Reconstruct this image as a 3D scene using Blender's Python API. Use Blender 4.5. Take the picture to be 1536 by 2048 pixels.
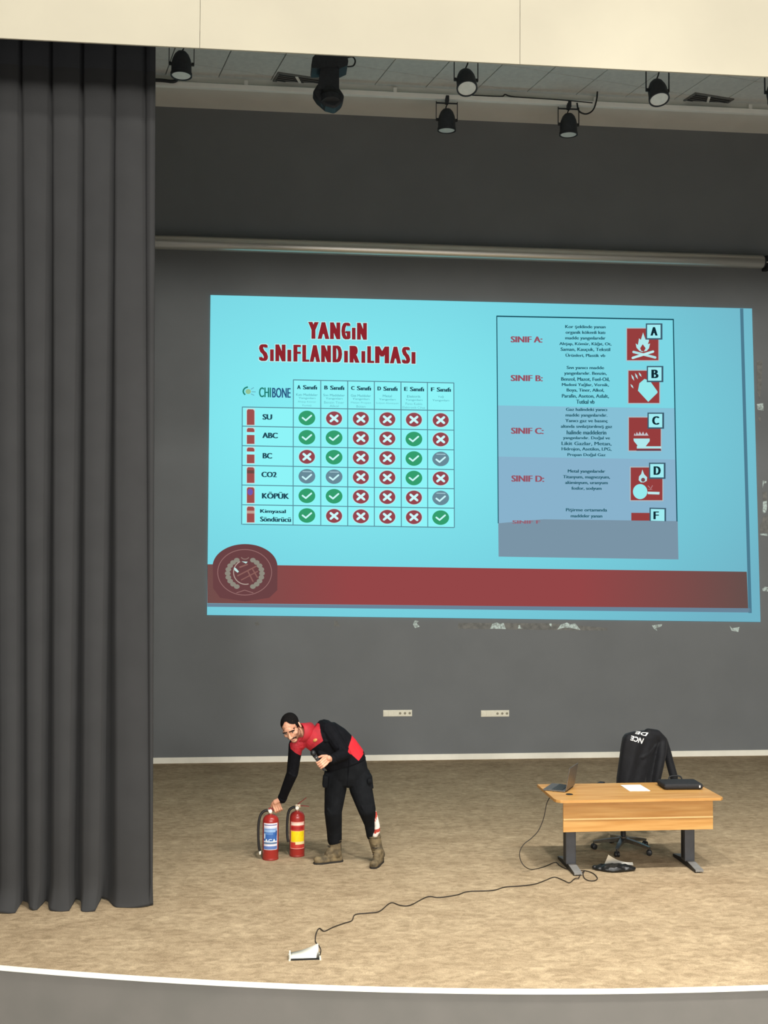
import bpy, bmesh, math, random
import numpy as np
from mathutils import Vector, Matrix
from mathutils.bvhtree import BVHTree

for o in list(bpy.data.objects): bpy.data.objects.remove(o)
scene = bpy.context.scene
COL = scene.collection

# ------------------------------------------------------------------ camera
F_PX, CAM_H = 2250.0, 3.1
YAW, PITCH, ROLL = math.radians(5.83), math.atan(86/2250), 0.0052
cy, sy, cp, sp = math.cos(YAW), math.sin(YAW), math.cos(PITCH), math.sin(PITCH)
FW = Vector((sy*cp, cy*cp, sp)); R0 = Vector((cy, -sy, 0)); U0 = R0.cross(FW)
RT = R0*math.cos(ROLL)+U0*math.sin(ROLL); UP = U0*math.cos(ROLL)-R0*math.sin(ROLL)
cam_d = bpy.data.cameras.new('camera'); cam = bpy.data.objects.new('camera', cam_d); COL.objects.link(cam)
cam_d.sensor_fit = 'HORIZONTAL'; cam_d.sensor_width = 36; cam_d.lens = F_PX/1536*36
cam_d.clip_start = .1; cam_d.clip_end = 200
M = Matrix((RT, UP, -FW)).transposed().to_4x4(); M.translation = (0, 0, CAM_H)
cam.matrix_world = M
scene.camera = cam

# ------------------------------------------------------------------ world, lights, exposure
EXPO = 0.0
scene.view_settings.view_transform = 'Standard'; scene.view_settings.look = 'None'
scene.view_settings.exposure = EXPO; scene.view_settings.gamma = 1; scene.view_settings.use_curve_mapping = False
w = bpy.data.worlds.new('hall_ambience'); scene.world = w; w.use_nodes = True
w.node_tree.nodes['Background'].inputs[0].default_value = (1.0, .98, .93, 1)
w.node_tree.nodes['Background'].inputs[1].default_value = .24
def lamp(name, loc, size, power, col=(1, .93, .8), rot=(0, 0, 0)):
    d = bpy.data.lights.new(name, 'AREA'); d.shape = 'RECTANGLE'; d.size, d.size_y = size
    d.energy = power; d.color = col
    o = bpy.data.objects.new(name, d); COL.objects.link(o); o.location = loc; o.rotation_euler = rot
    return o
def bulb(name, loc, power, kind='POINT', cone=95, rad=.25, col=(1, .97, .915), rot=(0, 0, 0)):
    d = bpy.data.lights.new(name, kind); d.energy = power; d.color = col; d.shadow_soft_size = rad
    if kind == 'SPOT': d.spot_size = math.radians(cone); d.spot_blend = 1
    o = bpy.data.objects.new(name, d); COL.objects.link(o); o.location = loc; o.rotation_euler = rot
    return o
for lx in (.9, 3.9, 6.9):                     # recessed downlights of the hall ceiling in front of the stage
    bulb('hall_downlight', (lx, 6.0, 9.7), 2350, 'SPOT', 112)
bulb('hall_downlight', (3.1, 8.0, 10.2), 650, 'SPOT', 64)
for lx in (-4, 0, 4, 8): bulb('hall_fill_light', (lx, 3, 9.3), 360)        # unseen point lights added to brighten bulkhead, curtain and back wall
for lx in (-3, 2.5, 8): bulb('hall_fill_light', (lx, -6, 8.8), 800, rad=.8)
for lx in (-4, 2.5, 9): bulb('hall_fill_light', (lx, -18, 7.6), 7000, rad=1.5)

# ------------------------------------------------------------------ helpers
def ray(px, py): return FW + RT*((px-768)/F_PX) - UP*((py-1024)/F_PX)
CAMP = Vector((0, 0, CAM_H))
def wl(px, py, Y):                        # point of the upright plane y = Y seen at a pixel
    d = ray(px, py); return CAMP + d*(Y/d.y)
def hl(px, py, z=0.0):                    # point of the level plane at height z seen at a pixel
    d = ray(px, py); return CAMP + d*((z-CAM_H)/d.z)
def lin(c):
    return tuple((v/255/12.92 if v/255 <= .04045 else ((v/255+.055)/1.055)**2.4) for v in c)
def pmat(name, c1, c2=None, scale=8, rough=.7, metal=0, bump=0, bscale=None, stretch=(1, 1, 1), detail=4, spec=.5, ramp=(.35, .65), sheen=0):
    m = bpy.data.materials.new(name); m.use_nodes = True; nt = m.node_tree; b = nt.nodes['Principled BSDF']
    b.inputs['Roughness'].default_value = rough; b.inputs['Metallic'].default_value = metal
    b.inputs['Specular IOR Level'].default_value = spec
    if sheen: b.inputs['Sheen Weight'].default_value = sheen
    c1 = lin(c1); c2 = lin(c2) if c2 else tuple(v*.88 for v in c1)
    tc = nt.nodes.new('ShaderNodeTexCoord'); mp = nt.nodes.new('ShaderNodeMapping'); mp.inputs['Scale'].default_value = stretch
    nt.links.new(tc.outputs['Object'], mp.inputs['Vector'])
    n = nt.nodes.new('ShaderNodeTexNoise'); n.inputs['Scale'].default_value = scale; n.inputs['Detail'].default_value = detail
    nt.links.new(mp.outputs[0], n.inputs['Vector'])
    r = nt.nodes.new('ShaderNodeValToRGB'); r.color_ramp.elements[0].position, r.color_ramp.elements[1].position = ramp
    r.color_ramp.elements[0].color = (*c2, 1); r.color_ramp.elements[1].color = (*c1, 1)
    nt.links.new(n.outputs['Fac'], r.inputs[0]); nt.links.new(r.outputs[0], b.inputs['Base Color'])
    if bump:
        n2 = nt.nodes.new('ShaderNodeTexNoise'); n2.inputs['Scale'].default_value = bscale or scale*4; n2.inputs['Detail'].default_value = 3
        nt.links.new(mp.outputs[0], n2.inputs['Vector'])
        bm_ = nt.nodes.new('ShaderNodeBump'); bm_.inputs['Strength'].default_value = bump; bm_.inputs['Distance'].default_value = .01
        nt.links.new(n2.outputs['Fac'], bm_.inputs['Height']); nt.links.new(bm_.outputs[0], b.inputs['Normal'])
    return m
ES = 2**-EXPO
def emat(name, c):                         # a colour of the lit projection picture
    m = bpy.data.materials.new(name); m.use_nodes = True; b = m.node_tree.nodes['Principled BSDF']
    b.inputs['Base Color'].default_value = (0, 0, 0, 1); b.inputs['Roughness'].default_value = 1
    b.inputs['Specular IOR Level'].default_value = 0
    b.inputs['Emission Color'].default_value = (*lin(c), 1); b.inputs['Emission Strength'].default_value = ES
    return m

LOC = {}
def worldm(o):
    m = Matrix.LocRotScale(o.location, o.rotation_euler, o.scale)
    return (worldm(o.parent) @ m) if o.parent else m
def mesh_obj(name, verts, faces, mat, parent=None, smooth=False, world=False, mats=None, midx=None):
    if world and parent:
        inv = worldm(parent).inverted(); verts = [inv @ Vector(v) for v in verts]
    me = bpy.data.meshes.new(name); me.from_pydata([tuple(v) for v in verts], [], faces); me.validate(); me.update()
    for mm in (mats or [mat]): me.materials.append(mm)
    if midx is not None: me.polygons.foreach_set('material_index', midx)
    if smooth: me.polygons.foreach_set('use_smooth', [True]*len(me.polygons))
    o = bpy.data.objects.new(name, me); COL.objects.link(o)
    if parent: o.parent = parent
    return o
def tag(o, label=None, cat=None, group=None, kind=None):
    if label: o['label'] = label
    if cat: o['category'] = cat
    if group: o['group'] = group
    if kind: o['kind'] = kind
    return o
def thing(name, label, cat, loc=(0, 0, 0), rz=0, group=None):
    o = bpy.data.objects.new(name, None); COL.objects.link(o); o.empty_display_size = .1
    o.location = loc; o.rotation_euler = (0, 0, rz)
    return tag(o, label, cat, group)

class MB:
    def __init__(s): s.v = []; s.f = []; s.sm = False
    def add(s, v, f):
        n = len(s.v); s.v += [Vector(p) for p in v]; s.f += [tuple(i+n for i in q) for q in f]; return s
    def box(s, c, d, rot=None, bev=0):
        x, y, z = d[0]/2, d[1]/2, d[2]/2
        if bev:
            bm = bmesh.new(); bmesh.ops.create_cube(bm, size=1)
            for q in bm.verts: q.co = Vector((q.co.x*d[0], q.co.y*d[1], q.co.z*d[2]))
            bmesh.ops.bevel(bm, geom=bm.edges[:], offset=bev, segments=2, affect='EDGES', profile=.6)
            bm.verts.index_update()
            v = [q.co.copy() for q in bm.verts]; f = [tuple(q.index for q in p.verts) for p in bm.faces]; bm.free()
        else:
            v = [Vector((a, b, e)) for a in (-x, x) for b in (-y, y) for e in (-z, z)]
            f = [(0, 1, 3, 2), (4, 6, 7, 5), (0, 4, 5, 1), (2, 3, 7, 6), (0, 2, 6, 4), (1, 5, 7, 3)]
        if rot: v = [rot @ q for q in v]
        c = Vector(c); return s.add([q+c for q in v], f)
    def lathe(s, prof, c=(0, 0, 0), n=24, rot=None):
        v = []; f = []
        for (r, z) in prof:
            for k in range(n):
                a = 2*math.pi*k/n; v.append(Vector((r*math.cos(a), r*math.sin(a), z)))
        for i in range(len(prof)-1):
            for k in range(n):
                k2 = (k+1) % n; f.append((i*n+k, i*n+k2, (i+1)*n+k2, (i+1)*n+k))
        f.append(tuple(range(n-1, -1, -1))); f.append(tuple((len(prof)-1)*n+k for k in range(n)))
        if rot: v = [rot @ q for q in v]
        c = Vector(c); return s.add([q+c for q in v], f)
    def tube(s, pts, r, n=8, smooth=0):
        pts = [Vector(p) for p in pts]
        if smooth: pts = spline(pts, smooth)
        rr = r if isinstance(r, (list, tuple)) else [r]*len(pts)
        if len(rr) != len(pts): rr = [rr[min(len(rr)-1, int(i*len(rr)/len(pts)))] for i in range(len(pts))]
        v = []; f = []; nrm = None
        for i, p in enumerate(pts):
            t = (pts[min(i+1, len(pts)-1)]-pts[max(i-1, 0)]).normalized()
            if nrm is None:
                nrm = t.cross(Vector((0, 0, 1)))
                if nrm.length < .1: nrm = t.cross(Vector((1, 0, 0)))
            nrm = (nrm - t*nrm.dot(t)).normalized(); b = t.cross(nrm)
            for k in range(n):
                a = 2*math.pi*k/n; v.append(p+(nrm*math.cos(a)+b*math.sin(a))*rr[i])
        for i in range(len(pts)-1):
            for k in range(n):
                k2 = (k+1) % n; f.append((i*n+k, i*n+k2, (i+1)*n+k2, (i+1)*n+k))
        f.append(tuple(range(n-1, -1, -1))); f.append(tuple((len(pts)-1)*n+k for k in range(n)))
        return s.add(v, f)
    def prism(s, poly, ext):                 # poly: 3-D points of one face, ext: extrusion vector
        n = len(poly); ext = Vector(ext); v = [Vector(p) for p in poly]; v += [p+ext for p in v]
        f = [tuple(range(n)), tuple(range(2*n-1, n-1, -1))]+[(i, i+n, (i+1) % n+n, (i+1) % n) for i in range(n)]
        return s.add(v, f)
    def ell(s, c, r, rot=None, n=14):
        v = []; f = []; h = n//2
        for i in range(1, h):
            t = math.pi*i/h
            for k in range(n):
                a = 2*math.pi*k/n; v.append(Vector((r[0]*math.sin(t)*math.cos(a), r[1]*math.sin(t)*math.sin(a), r[2]*math.cos(t))))
        top = len(v); v.append(Vector((0, 0, r[2]))); v.append(Vector((0, 0, -r[2])))
        for i in range(h-2):
            for k in range(n):
                k2 = (k+1) % n; f.append((i*n+k, (i+1)*n+k, (i+1)*n+k2, i*n+k2))
        for k in range(n):
            k2 = (k+1) % n; f.append((top, k, k2)); f.append((top+1, (h-2)*n+k2, (h-2)*n+k))
        if rot: v = [rot @ q for q in v]
        c = Vector(c); return s.add([q+c for q in v], f)
    def chain(s, pts, rr, n=12):             # tapered limb with round ends and joints
        for i in range(len(pts)-1):
            a, b = Vector(pts[i]), Vector(pts[i+1]); k = 5
            s.tube([a.lerp(b, j/k) for j in range(k+1)], [rr[i]+(rr[i+1]-rr[i])*j/k for j in range(k+1)], n)
        for p, r in zip(pts, rr): s.ell(p, (r, r, r), n=n)
        return s
    def loft(s, rings):                      # rings: lists of points of equal count
        n = len(rings[0]); v = [p for r in rings for p in r]; f = []
        for i in range(len(rings)-1):
            for k in range(n):
                k2 = (k+1) % n; f.append((i*n+k, i*n+k2, (i+1)*n+k2, (i+1)*n+k))
        f.append(tuple(range(n-1, -1, -1))); f.append(tuple((len(rings)-1)*n+k for k in range(n)))
        return s.add(v, f)
    def build(s, name, mat, parent=None, smooth=False, world=False):
        return mesh_obj(name, s.v, s.f, mat, parent, smooth, world)
def spline(pts, k):
    out = []; n = len(pts)
    for i in range(n-1):
        p0, p1, p2, p3 = pts[max(i-1, 0)], pts[i], pts[i+1], pts[min(i+2, n-1)]
        for j in range(k):
            t = j/k
            out.append(.5*((2*p1)+(p2-p0)*t+(2*p0-5*p1+4*p2-p3)*t*t+(3*p1-p0-3*p2+p3)*t**3))
    out.append(pts[-1]); return out
def fix_normals(o):
    bm = bmesh.new(); bm.from_mesh(o.data); bmesh.ops.recalc_face_normals(bm, faces=bm.faces[:]); bm.to_mesh(o.data); bm.free(); return o
def autosmooth(o, ang=40):
    fix_normals(o); me = o.data; me.polygons.foreach_set('use_smooth', [True]*len(me.polygons))
    me.set_sharp_from_angle(angle=math.radians(ang)); return o
def remesh(mb, vox, it=4, fac=.5):           # one continuous skin around overlapping volumes -> (verts, faces)
    me = bpy.data.meshes.new('tmp'); me.from_pydata([tuple(v) for v in mb.v], [], mb.f); me.update()
    bm = bmesh.new(); bm.from_mesh(me)
    bmesh.ops.recalc_face_normals(bm, faces=bm.faces[:]); bm.to_mesh(me); bm.free()
    o = bpy.data.objects.new('tmp', me); COL.objects.link(o)
    r = o.modifiers.new('r', 'REMESH'); r.mode = 'VOXEL'; r.voxel_size = vox
    s = o.modifiers.new('s', 'SMOOTH'); s.iterations = it; s.factor = fac
    dg = bpy.context.evaluated_depsgraph_get(); ev = o.evaluated_get(dg); m2 = ev.to_mesh()
    nv = len(m2.vertices); co = np.empty(nv*3); m2.vertices.foreach_get('co', co)
    v = [Vector(p) for p in co.reshape(-1, 3)]; f = [tuple(p.vertices) for p in m2.polygons]
    ev.to_mesh_clear(); bpy.data.objects.remove(o); bpy.data.meshes.remove(me)
    return v, f
def vnormals(v, f):
    a = np.array([tuple(p) for p in v]); n = np.zeros_like(a)
    for q in f:
        e = np.cross(a[q[2]]-a[q[0]], a[q[-1]]-a[q[1]]); e = e/(np.linalg.norm(e)+1e-12)
        for i in q: n[i] += e
    return n/(np.linalg.norm(n, axis=1)[:, None]+1e-12)
def split_faces(v, f, test):                 # test(centroid, normal) -> key; returns {key: (verts, faces)}
    groups = {}
    for q in f:
        c = sum((v[i] for i in q), Vector())/len(q); n = (v[q[2]]-v[q[0]]).cross(v[q[-1]]-v[q[1]]).normalized()
        groups.setdefault(test(c, n), []).append(q)
    out = {}
    for k, fs in groups.items():
        idx = {}; vv = []
        for q in fs:
            for i in q:
                if i not in idx: idx[i] = len(vv); vv.append(v[i])
        out[k] = (vv, [tuple(idx[i] for i in q) for q in fs])
    return out
def shell(v, f, nrm, test, off, jitter=0):                # thick layer lying on the faces that pass the test
    fs = []
    for q in f:
        c = sum((v[i] for i in q), Vector())/len(q)
        if test(c): fs.append(q)
    idx = {}; vv = []
    for q in fs:
        for i in q:
            if i not in idx: idx[i] = len(vv); vv.append(v[i]+Vector(nrm[i])*(off+random.uniform(-jitter, jitter)))
    ff = [tuple(idx[i] for i in q) for q in fs]; n = len(vv)
    inv = {b: a for a, b in idx.items()}
    for k in range(n): vv.append(v[inv[k]]-Vector(nrm[inv[k]])*.004)
    cnt = {}
    for q in ff:
        for a, b in zip(q, q[1:]+q[:1]): cnt[(a, b)] = 1
    for (a, b) in list(cnt):
        if (b, a) not in cnt: ff.append((b, a, a+n, b+n))
    return vv, ff
def inpoly(x, y, poly):
    c = False; n = len(poly); j = n-1
    for i in range(n):
        if (poly[i][1] > y) != (poly[j][1] > y) and x < (poly[j][0]-poly[i][0])*(y-poly[i][1])/(poly[j][1]-poly[i][1])+poly[i][0]: c = not c
        j = i
    return c
TXT = {}
def text2d(body, bold=0.0, shear=0):
    key = (body, bold, shear)
    if key in TXT: return TXT[key]
    cu = bpy.data.curves.new('t', 'FONT'); cu.body = body; cu.size = 1; cu.offset = bold; cu.shear = shear; cu.resolution_u = 3
    o = bpy.data.objects.new('t', cu); COL.objects.link(o)
    dg = bpy.context.evaluated_depsgraph_get(); ev = o.evaluated_get(dg); me = ev.to_mesh()
    v = [(p.co.x, p.co.y) for p in me.vertices]; f = [tuple(p.vertices) for p in me.polygons]
    ev.to_mesh_clear(); bpy.data.objects.remove(o); bpy.data.curves.remove(cu)
    x0, x1 = min(p[0] for p in v), max(p[0] for p in v); y0, y1 = min(p[1] for p in v), max(p[1] for p in v)
    v = [((p[0]-x0)/(x1-x0), (p[1]-y0)/(y1-y0)) for p in v]
    TXT[key] = (v, f); return TXT[key]
random.seed(4)

# ------------------------------------------------------------------ materials of the setting
YW = 17.03
m_wall = pmat('grey_wall_paint', (115, 118, 119), (111, 114, 115), 1.5, .85, bump=.05, bscale=60)
m_carpet = None
def carpet():
    m = bpy.data.materials.new('mottled_beige_carpet'); m.use_nodes = True; nt = m.node_tree; b = nt.nodes['Principled BSDF']
    b.inputs['Roughness'].default_value = .95; b.inputs['Specular IOR Level'].default_value = .1
    tc = nt.nodes.new('ShaderNodeTexCoord'); mp = nt.nodes.new('ShaderNodeMapping'); mp.inputs['Scale'].default_value = (1, 1.5, 1)
    nt.links.new(tc.outputs['Object'], mp.inputs['Vector'])
    def noise(sc, det, rg, dist=0):
        n = nt.nodes.new('ShaderNodeTexNoise'); n.inputs['Scale'].default_value = sc; n.inputs['Detail'].default_value = det
        n.inputs['Roughness'].default_value = rg; n.inputs['Distortion'].default_value = dist
        nt.links.new(mp.outputs[0], n.inputs['Vector']); return n
    def ramp(n, a, b_, c1, c2):
        r = nt.nodes.new('ShaderNodeValToRGB'); r.color_ramp.elements[0].position = a; r.color_ramp.elements[1].position = b_
        r.color_ramp.elements[0].color = (*lin(c1), 1); r.color_ramp.elements[1].color = (*lin(c2), 1); nt.links.new(n.outputs['Fac'], r.inputs[0]); return r
    r1 = ramp(noise(10, 5, .62, .7), .34, .66, (168, 148, 118), (206, 184, 150))
    r2 = ramp(noise(2.2, 3, .5), .3, .7, (228, 225, 222), (255, 255, 255))
    r3 = ramp(noise(90, 2, .6), .3, .7, (205, 205, 205), (255, 255, 255))
    def mul(a, c):
        x = nt.nodes.new('ShaderNodeMix'); x.data_type = 'RGBA'; x.blend_type = 'MULTIPLY'; x.inputs[0].default_value = 1
        nt.links.new(a, x.inputs[6]); nt.links.new(c, x.inputs[7]); return x.outputs[2]
    nt.links.new(mul(mul(r1.outputs[0], r2.outputs[0]), r3.outputs[0]), b.inputs['Base Color'])
    bp = nt.nodes.new('ShaderNodeBump'); bp.inputs['Strength'].default_value = .25; bp.inputs['Distance'].default_value = .01
    nt.links.new(noise(160, 2, .6).outputs['Fac'], bp.inputs['Height']); nt.links.new(bp.outputs[0], b.inputs['Normal'])
    return m
m_carpet = carpet()
m_cream = pmat('cream_plasterboard', (184, 177, 156), (179, 172, 152), 1.2, .75)
m_white = pmat('white_trim_paint', (250, 247, 232), (244, 241, 226), 6, .55)
m_ceil = pmat('pale_ceiling_tile', (214, 214, 208), (205, 205, 200), 14, .9, bump=.1, bscale=120)
m_ceilb = pmat('white_ceiling_board', (232, 230, 220), (226, 224, 214), 2, .9)
m_riser = pmat('grey_riser_laminate', (114, 110, 103), (108, 105, 98), 3, .6)
m_dark = pmat('pale_hall_floor', (178, 176, 176), (168, 166, 166), 4, .6)  # unseen floor, made pale to bounce light up into the stage

# ------------------------------------------------------------------ the setting
XL, XR = -6.2, 11.5
ex = np.array([hl(*p).to_tuple() for p in ((0, 1931), (200, 1947.5), (400, 1961), (600, 1969), (768, 1975), (968, 1977.5), (1152, 1979), (1318, 1976), (1536, 1971.5))])
EC = np.polyfit(ex[:, 0], ex[:, 1], 2)
def edge_y(x): return float(np.polyval(EC, x))
EX = [-4.6+.25*i for i in range(62)]
fp = [(x, edge_y(x), 0) for x in EX]+[(EX[-1], YW+.1, 0), (EX[0], YW+.1, 0)]
o = MB().prism([Vector(p) for p in fp][::-1], (0, 0, -.022)).build('floor', m_carpet); tag(fix_normals(o), 'mottled beige carpet covering the stage floor', None, kind='structure')
def strip(off0, off1, z0, z1):               # a band that follows the curved stage edge
    r = []
    for x in EX:
        y = edge_y(x); d = 2*EC[0]*x+EC[1]; n = Vector((d, -1, 0)).normalized(); p = Vector((x, y, 0))
        r.append([p+n*off0+Vector((0, 0, z0)), p+n*off1+Vector((0, 0, z0)), p+n*off1+Vector((0, 0, z1)), p+n*off0+Vector((0, 0, z1))])
    return MB().loft(r)
o = strip(-.004, .010, -.024, .003).build('trim_1', m_white); tag(fix_normals(o), 'white nosing strip along the curved front edge of the stage', kind='structure')
lip = strip(.0, .014, -.030, -.021).build('nosing_lip', m_white, o); fix_normals(lip)
o = strip(-.1, .002, -1.1, -.023).build('wall_front', m_riser); tag(fix_normals(o), 'curved grey riser below the stage edge', kind='structure')
o = MB().box((2.5, -4.0, -1.15), (18, 26, .1)).build('floor_hall', m_dark); tag(o, 'pale grey hall floor in front of the stage', kind='structure')
wb = MB().box(((XL+XR)/2, YW+.1, 5.2), (XR-XL, .2, 10.7)).build('wall_back', m_wall); tag(wb, 'plain grey back wall of the stage', kind='structure')
o = MB().box((XL-.1, 13.2, 5.2), (.2, 7.8, 10.7)).build('wall_left', m_wall); tag(o, 'grey side wall behind the curtain', kind='structure')
o = MB().box((XR+.1, 13.2, 5.2), (.2, 7.8, 10.7)).build('wall_right', m_wall); tag(o, 'grey side wall at the far side of the stage', kind='structure')
o = MB().box(((XL+XR)/2, YW-.008, .043), (XR-XL, .016, .086)).build('baseboard_back', m_white); tag(o, 'thin white baseboard along the grey back wall', kind='structure')
# ceiling of square tiles over the stage, plain board towards the wall
ZC = 9.86
ce = MB().box(((XL+XR)/2, 13.2, ZC+.2), (XR-XL, 7.8, .12)).build('ceiling', pmat('dark_ceiling_void', (70, 70, 68), None, 5, .9)); tag(ce, 'tiled grey ceiling above the stage', kind='structure')
bd = MB().box(((XL+XR)/2, 16.55, ZC+.07), (XR-XL, .96, .14)).build('ceiling_border', m_ceilb, ce)
TS = .73; ta = math.radians(13.3)
tile_me = None
ca, sa = math.cos(ta), math.sin(ta); t0 = hl(445, 140, ZC+.06)
for i in range(-14, 18):
    for j in range(-9, 7):
        c = Vector((t0.x+(i+.5)*TS*ca-(j+.5)*TS*sa, t0.y+(i+.5)*TS*sa+(j+.5)*TS*ca, ZC+.1))
        if not (-3.6 < c.x < 9.5 and 11.6 < c.y < 16.45): continue
        if tile_me is None:
            t = MB().box((0, 0, 0), (TS-.012, TS-.012, .05), bev=.006).build('ceiling_tile', m_ceil, ce); tile_me = t.data
        else:
            t = bpy.data.objects.new('ceiling_tile', tile_me); COL.objects.link(t); t.parent = ce
        t.location = c; t.rotation_euler = (0, 0, ta)
# bulkhead above the stage opening
YB, ZB = 9.3, 7.3
bk = MB().box(((XL+XR)/2, YB+.152, ZB+1.725), (XR-XL, .26, 3.15)).build('wall_proscenium', m_cream); tag(bk, 'cream bulkhead hanging above the stage opening', kind='structure')
seams = [XL, -3.2]+[wl(px, 50, YB).x for px in (400, 1040)]+[wl(1040, 50, YB).x+2.75, wl(1040, 50, YB).x+5.5, XR]
for a, b in zip(seams, seams[1:]):
    MB().box(((a+b)/2, YB+.01, ZB+1.65), (b-a-.004, .02, 3.3)).build('panel', m_cream, bk)

# flat pale patches on the wall around the picture
m_patch = pmat('pale_wall_mark', (205, 222, 218), (120, 128, 124), 30, .9, ramp=(.3, .6))
m_patch2 = pmat('faint_wall_mark', (128, 128, 123), (106, 107, 104), 18, .9)
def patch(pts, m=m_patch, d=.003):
    MB().prism([wl(x, y, YW-.0005) for x, y in pts], (0, -d, 0)).build('pale_patch', m, wb)
Zm = lambda x, y: (900+x/2.415, 1230+y/2.415)
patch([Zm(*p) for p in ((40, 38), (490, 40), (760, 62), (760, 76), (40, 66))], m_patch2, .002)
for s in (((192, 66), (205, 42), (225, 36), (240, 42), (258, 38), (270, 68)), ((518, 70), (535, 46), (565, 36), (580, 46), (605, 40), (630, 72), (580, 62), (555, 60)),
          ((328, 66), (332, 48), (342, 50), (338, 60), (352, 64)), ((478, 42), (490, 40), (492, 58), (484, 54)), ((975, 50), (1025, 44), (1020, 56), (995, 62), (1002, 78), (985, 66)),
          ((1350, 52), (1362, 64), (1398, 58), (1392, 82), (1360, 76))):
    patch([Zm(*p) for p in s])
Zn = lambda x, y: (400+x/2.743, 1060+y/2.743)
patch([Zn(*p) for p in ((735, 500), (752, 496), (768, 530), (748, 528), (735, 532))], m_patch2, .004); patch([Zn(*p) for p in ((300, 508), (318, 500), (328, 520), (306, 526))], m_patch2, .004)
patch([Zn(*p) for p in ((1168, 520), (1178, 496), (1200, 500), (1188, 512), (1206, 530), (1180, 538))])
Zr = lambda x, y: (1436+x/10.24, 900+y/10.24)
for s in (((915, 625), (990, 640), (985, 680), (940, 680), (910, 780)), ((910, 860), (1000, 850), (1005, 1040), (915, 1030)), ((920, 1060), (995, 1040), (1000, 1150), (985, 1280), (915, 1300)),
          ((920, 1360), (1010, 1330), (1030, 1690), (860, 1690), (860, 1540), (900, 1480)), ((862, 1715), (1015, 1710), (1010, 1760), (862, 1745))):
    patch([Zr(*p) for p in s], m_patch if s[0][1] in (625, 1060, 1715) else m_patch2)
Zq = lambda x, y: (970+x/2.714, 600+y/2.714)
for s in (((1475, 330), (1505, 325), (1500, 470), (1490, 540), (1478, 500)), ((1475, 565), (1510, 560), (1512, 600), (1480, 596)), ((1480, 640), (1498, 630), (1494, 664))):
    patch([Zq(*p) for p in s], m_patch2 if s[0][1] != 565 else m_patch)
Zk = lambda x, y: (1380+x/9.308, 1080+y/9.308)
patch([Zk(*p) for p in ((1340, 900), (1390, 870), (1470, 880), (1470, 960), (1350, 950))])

# ------------------------------------------------------------------ stage curtain
m_curt = pmat('charcoal_curtain_cloth', (58, 58, 58), (55, 55, 55), 3, .85, bump=.03, bscale=300, sheen=.03, spec=.12)
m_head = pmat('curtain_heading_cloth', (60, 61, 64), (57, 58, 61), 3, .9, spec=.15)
YC = 10.2
top_px = (-262, -200, -134, -70, -18, 34, 95.5, 159, 224.5, 284, 308)
bot_px = (-262, -200, -140, -75, -22, 37, 84, 141, 201, 300, 306)
xt = [wl(p, 300, YC).x for p in top_px]; xb = [wl(p, 1750, YC).x for p in bot_px]
ZT = 7.85
def curt_rings():
    levels = [0, .02, .05, .09, .14, .2, .3, .5]+[.5+(ZT-.5)*i/26 for i in range(1, 27)]
    rings = []
    for z in levels:
        h = z/ZT; row = []
        g = .06+.40*(1-h)**.8
        for i in range(len(xt)-1):
            def X(j): return xb[j]+(xt[j]-xb[j])*h
            xa, xe = X(i), X(i+1); last = i == len(xt)-2; wv = xe-xa
            for k in range(20):
                u = k/20
                gg = (g if i != 8 else .06+.30*(1-h)) if not last else .25*(h)+.02
                dep = .23*(.5+.45*min(1, (1-h)*2+.2))
                if last: dep = .05*h+.004
                if u < gg*.25: t = 1-.12*(u/(gg*.25))
                elif u < gg: t = .88*(.5+.5*math.cos(math.pi*(u-gg*.25)/(gg*.75)))
                else: t = 0
                belly = -.022*math.sin(math.pi*(u-gg)/(1-gg)) if u > gg else 0
                y = YC+dep*t+belly
                x = xa+wv*u
                if u > .93 and not last: x = xa+wv*(.93+(u-.93)*1.6)   # front fold overlaps the next recess a little
                if last and u > .5: y -= .01*(u-.5)
                fl = max(0, 1-z/.22)
                y -= fl*fl*(.10*(1-t) - .0)*(0 if last else 1)*(.8+.4*math.sin(i*2.1))
                x += fl*.02*math.sin(i*3.7+u*5)
                zz = z
                if i == 0 and k == 0: pass
                row.append(Vector((x, y+.008*math.sin(i*1.7+h*5), max(.004, zz+.012*fl*math.sin(u*6.3+i)))))
        row.append(Vector((xb[-1]+(xt[-1]-xb[-1])*h, YC-.0, max(.004, z))))
        rings.append(row)
    return rings
rg = curt_rings(); nC = len(rg[0]); cv = []; cf = []
for r in rg:
    cv += r
nr = len(rg)
base = len(cv)
for r in rg: cv += [p+Vector((0, .012, 0)) for p in r]
for i in range(nr-1):
    for k in range(nC-1):
        a = i*nC+k; cf.append((a, a+1, a+nC+1, a+nC)); cf.append((base+a, base+a+nC, base+a+nC+1, base+a+1))
    for k in (0, nC-1): a = i*nC+k; cf.append((a, a+nC, base+a+nC, base+a))
for i in (0, nr-1):
    for k in range(nC-1): a = i*nC+k; cf.append((a, a+1, base+a+1, base+a))
cx = thing('stage_curtain', 'long charcoal pleated stage curtain hanging to the floor', 'curtain', (-2.6, YC, 0))
o = mesh_obj('curtain_cloth', cv, cf, m_curt, cx, True, world=True); fix_normals(o)
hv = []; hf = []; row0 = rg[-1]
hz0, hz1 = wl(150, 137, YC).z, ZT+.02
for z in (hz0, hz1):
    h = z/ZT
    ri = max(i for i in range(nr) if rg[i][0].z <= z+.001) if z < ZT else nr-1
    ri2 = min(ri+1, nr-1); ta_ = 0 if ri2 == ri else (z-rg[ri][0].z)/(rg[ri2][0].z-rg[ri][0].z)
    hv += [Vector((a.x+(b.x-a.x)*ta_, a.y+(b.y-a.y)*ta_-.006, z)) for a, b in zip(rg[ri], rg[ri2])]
for k in range(nC-1): hf.append((k, k+1, nC+k+1, nC+k))
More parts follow.
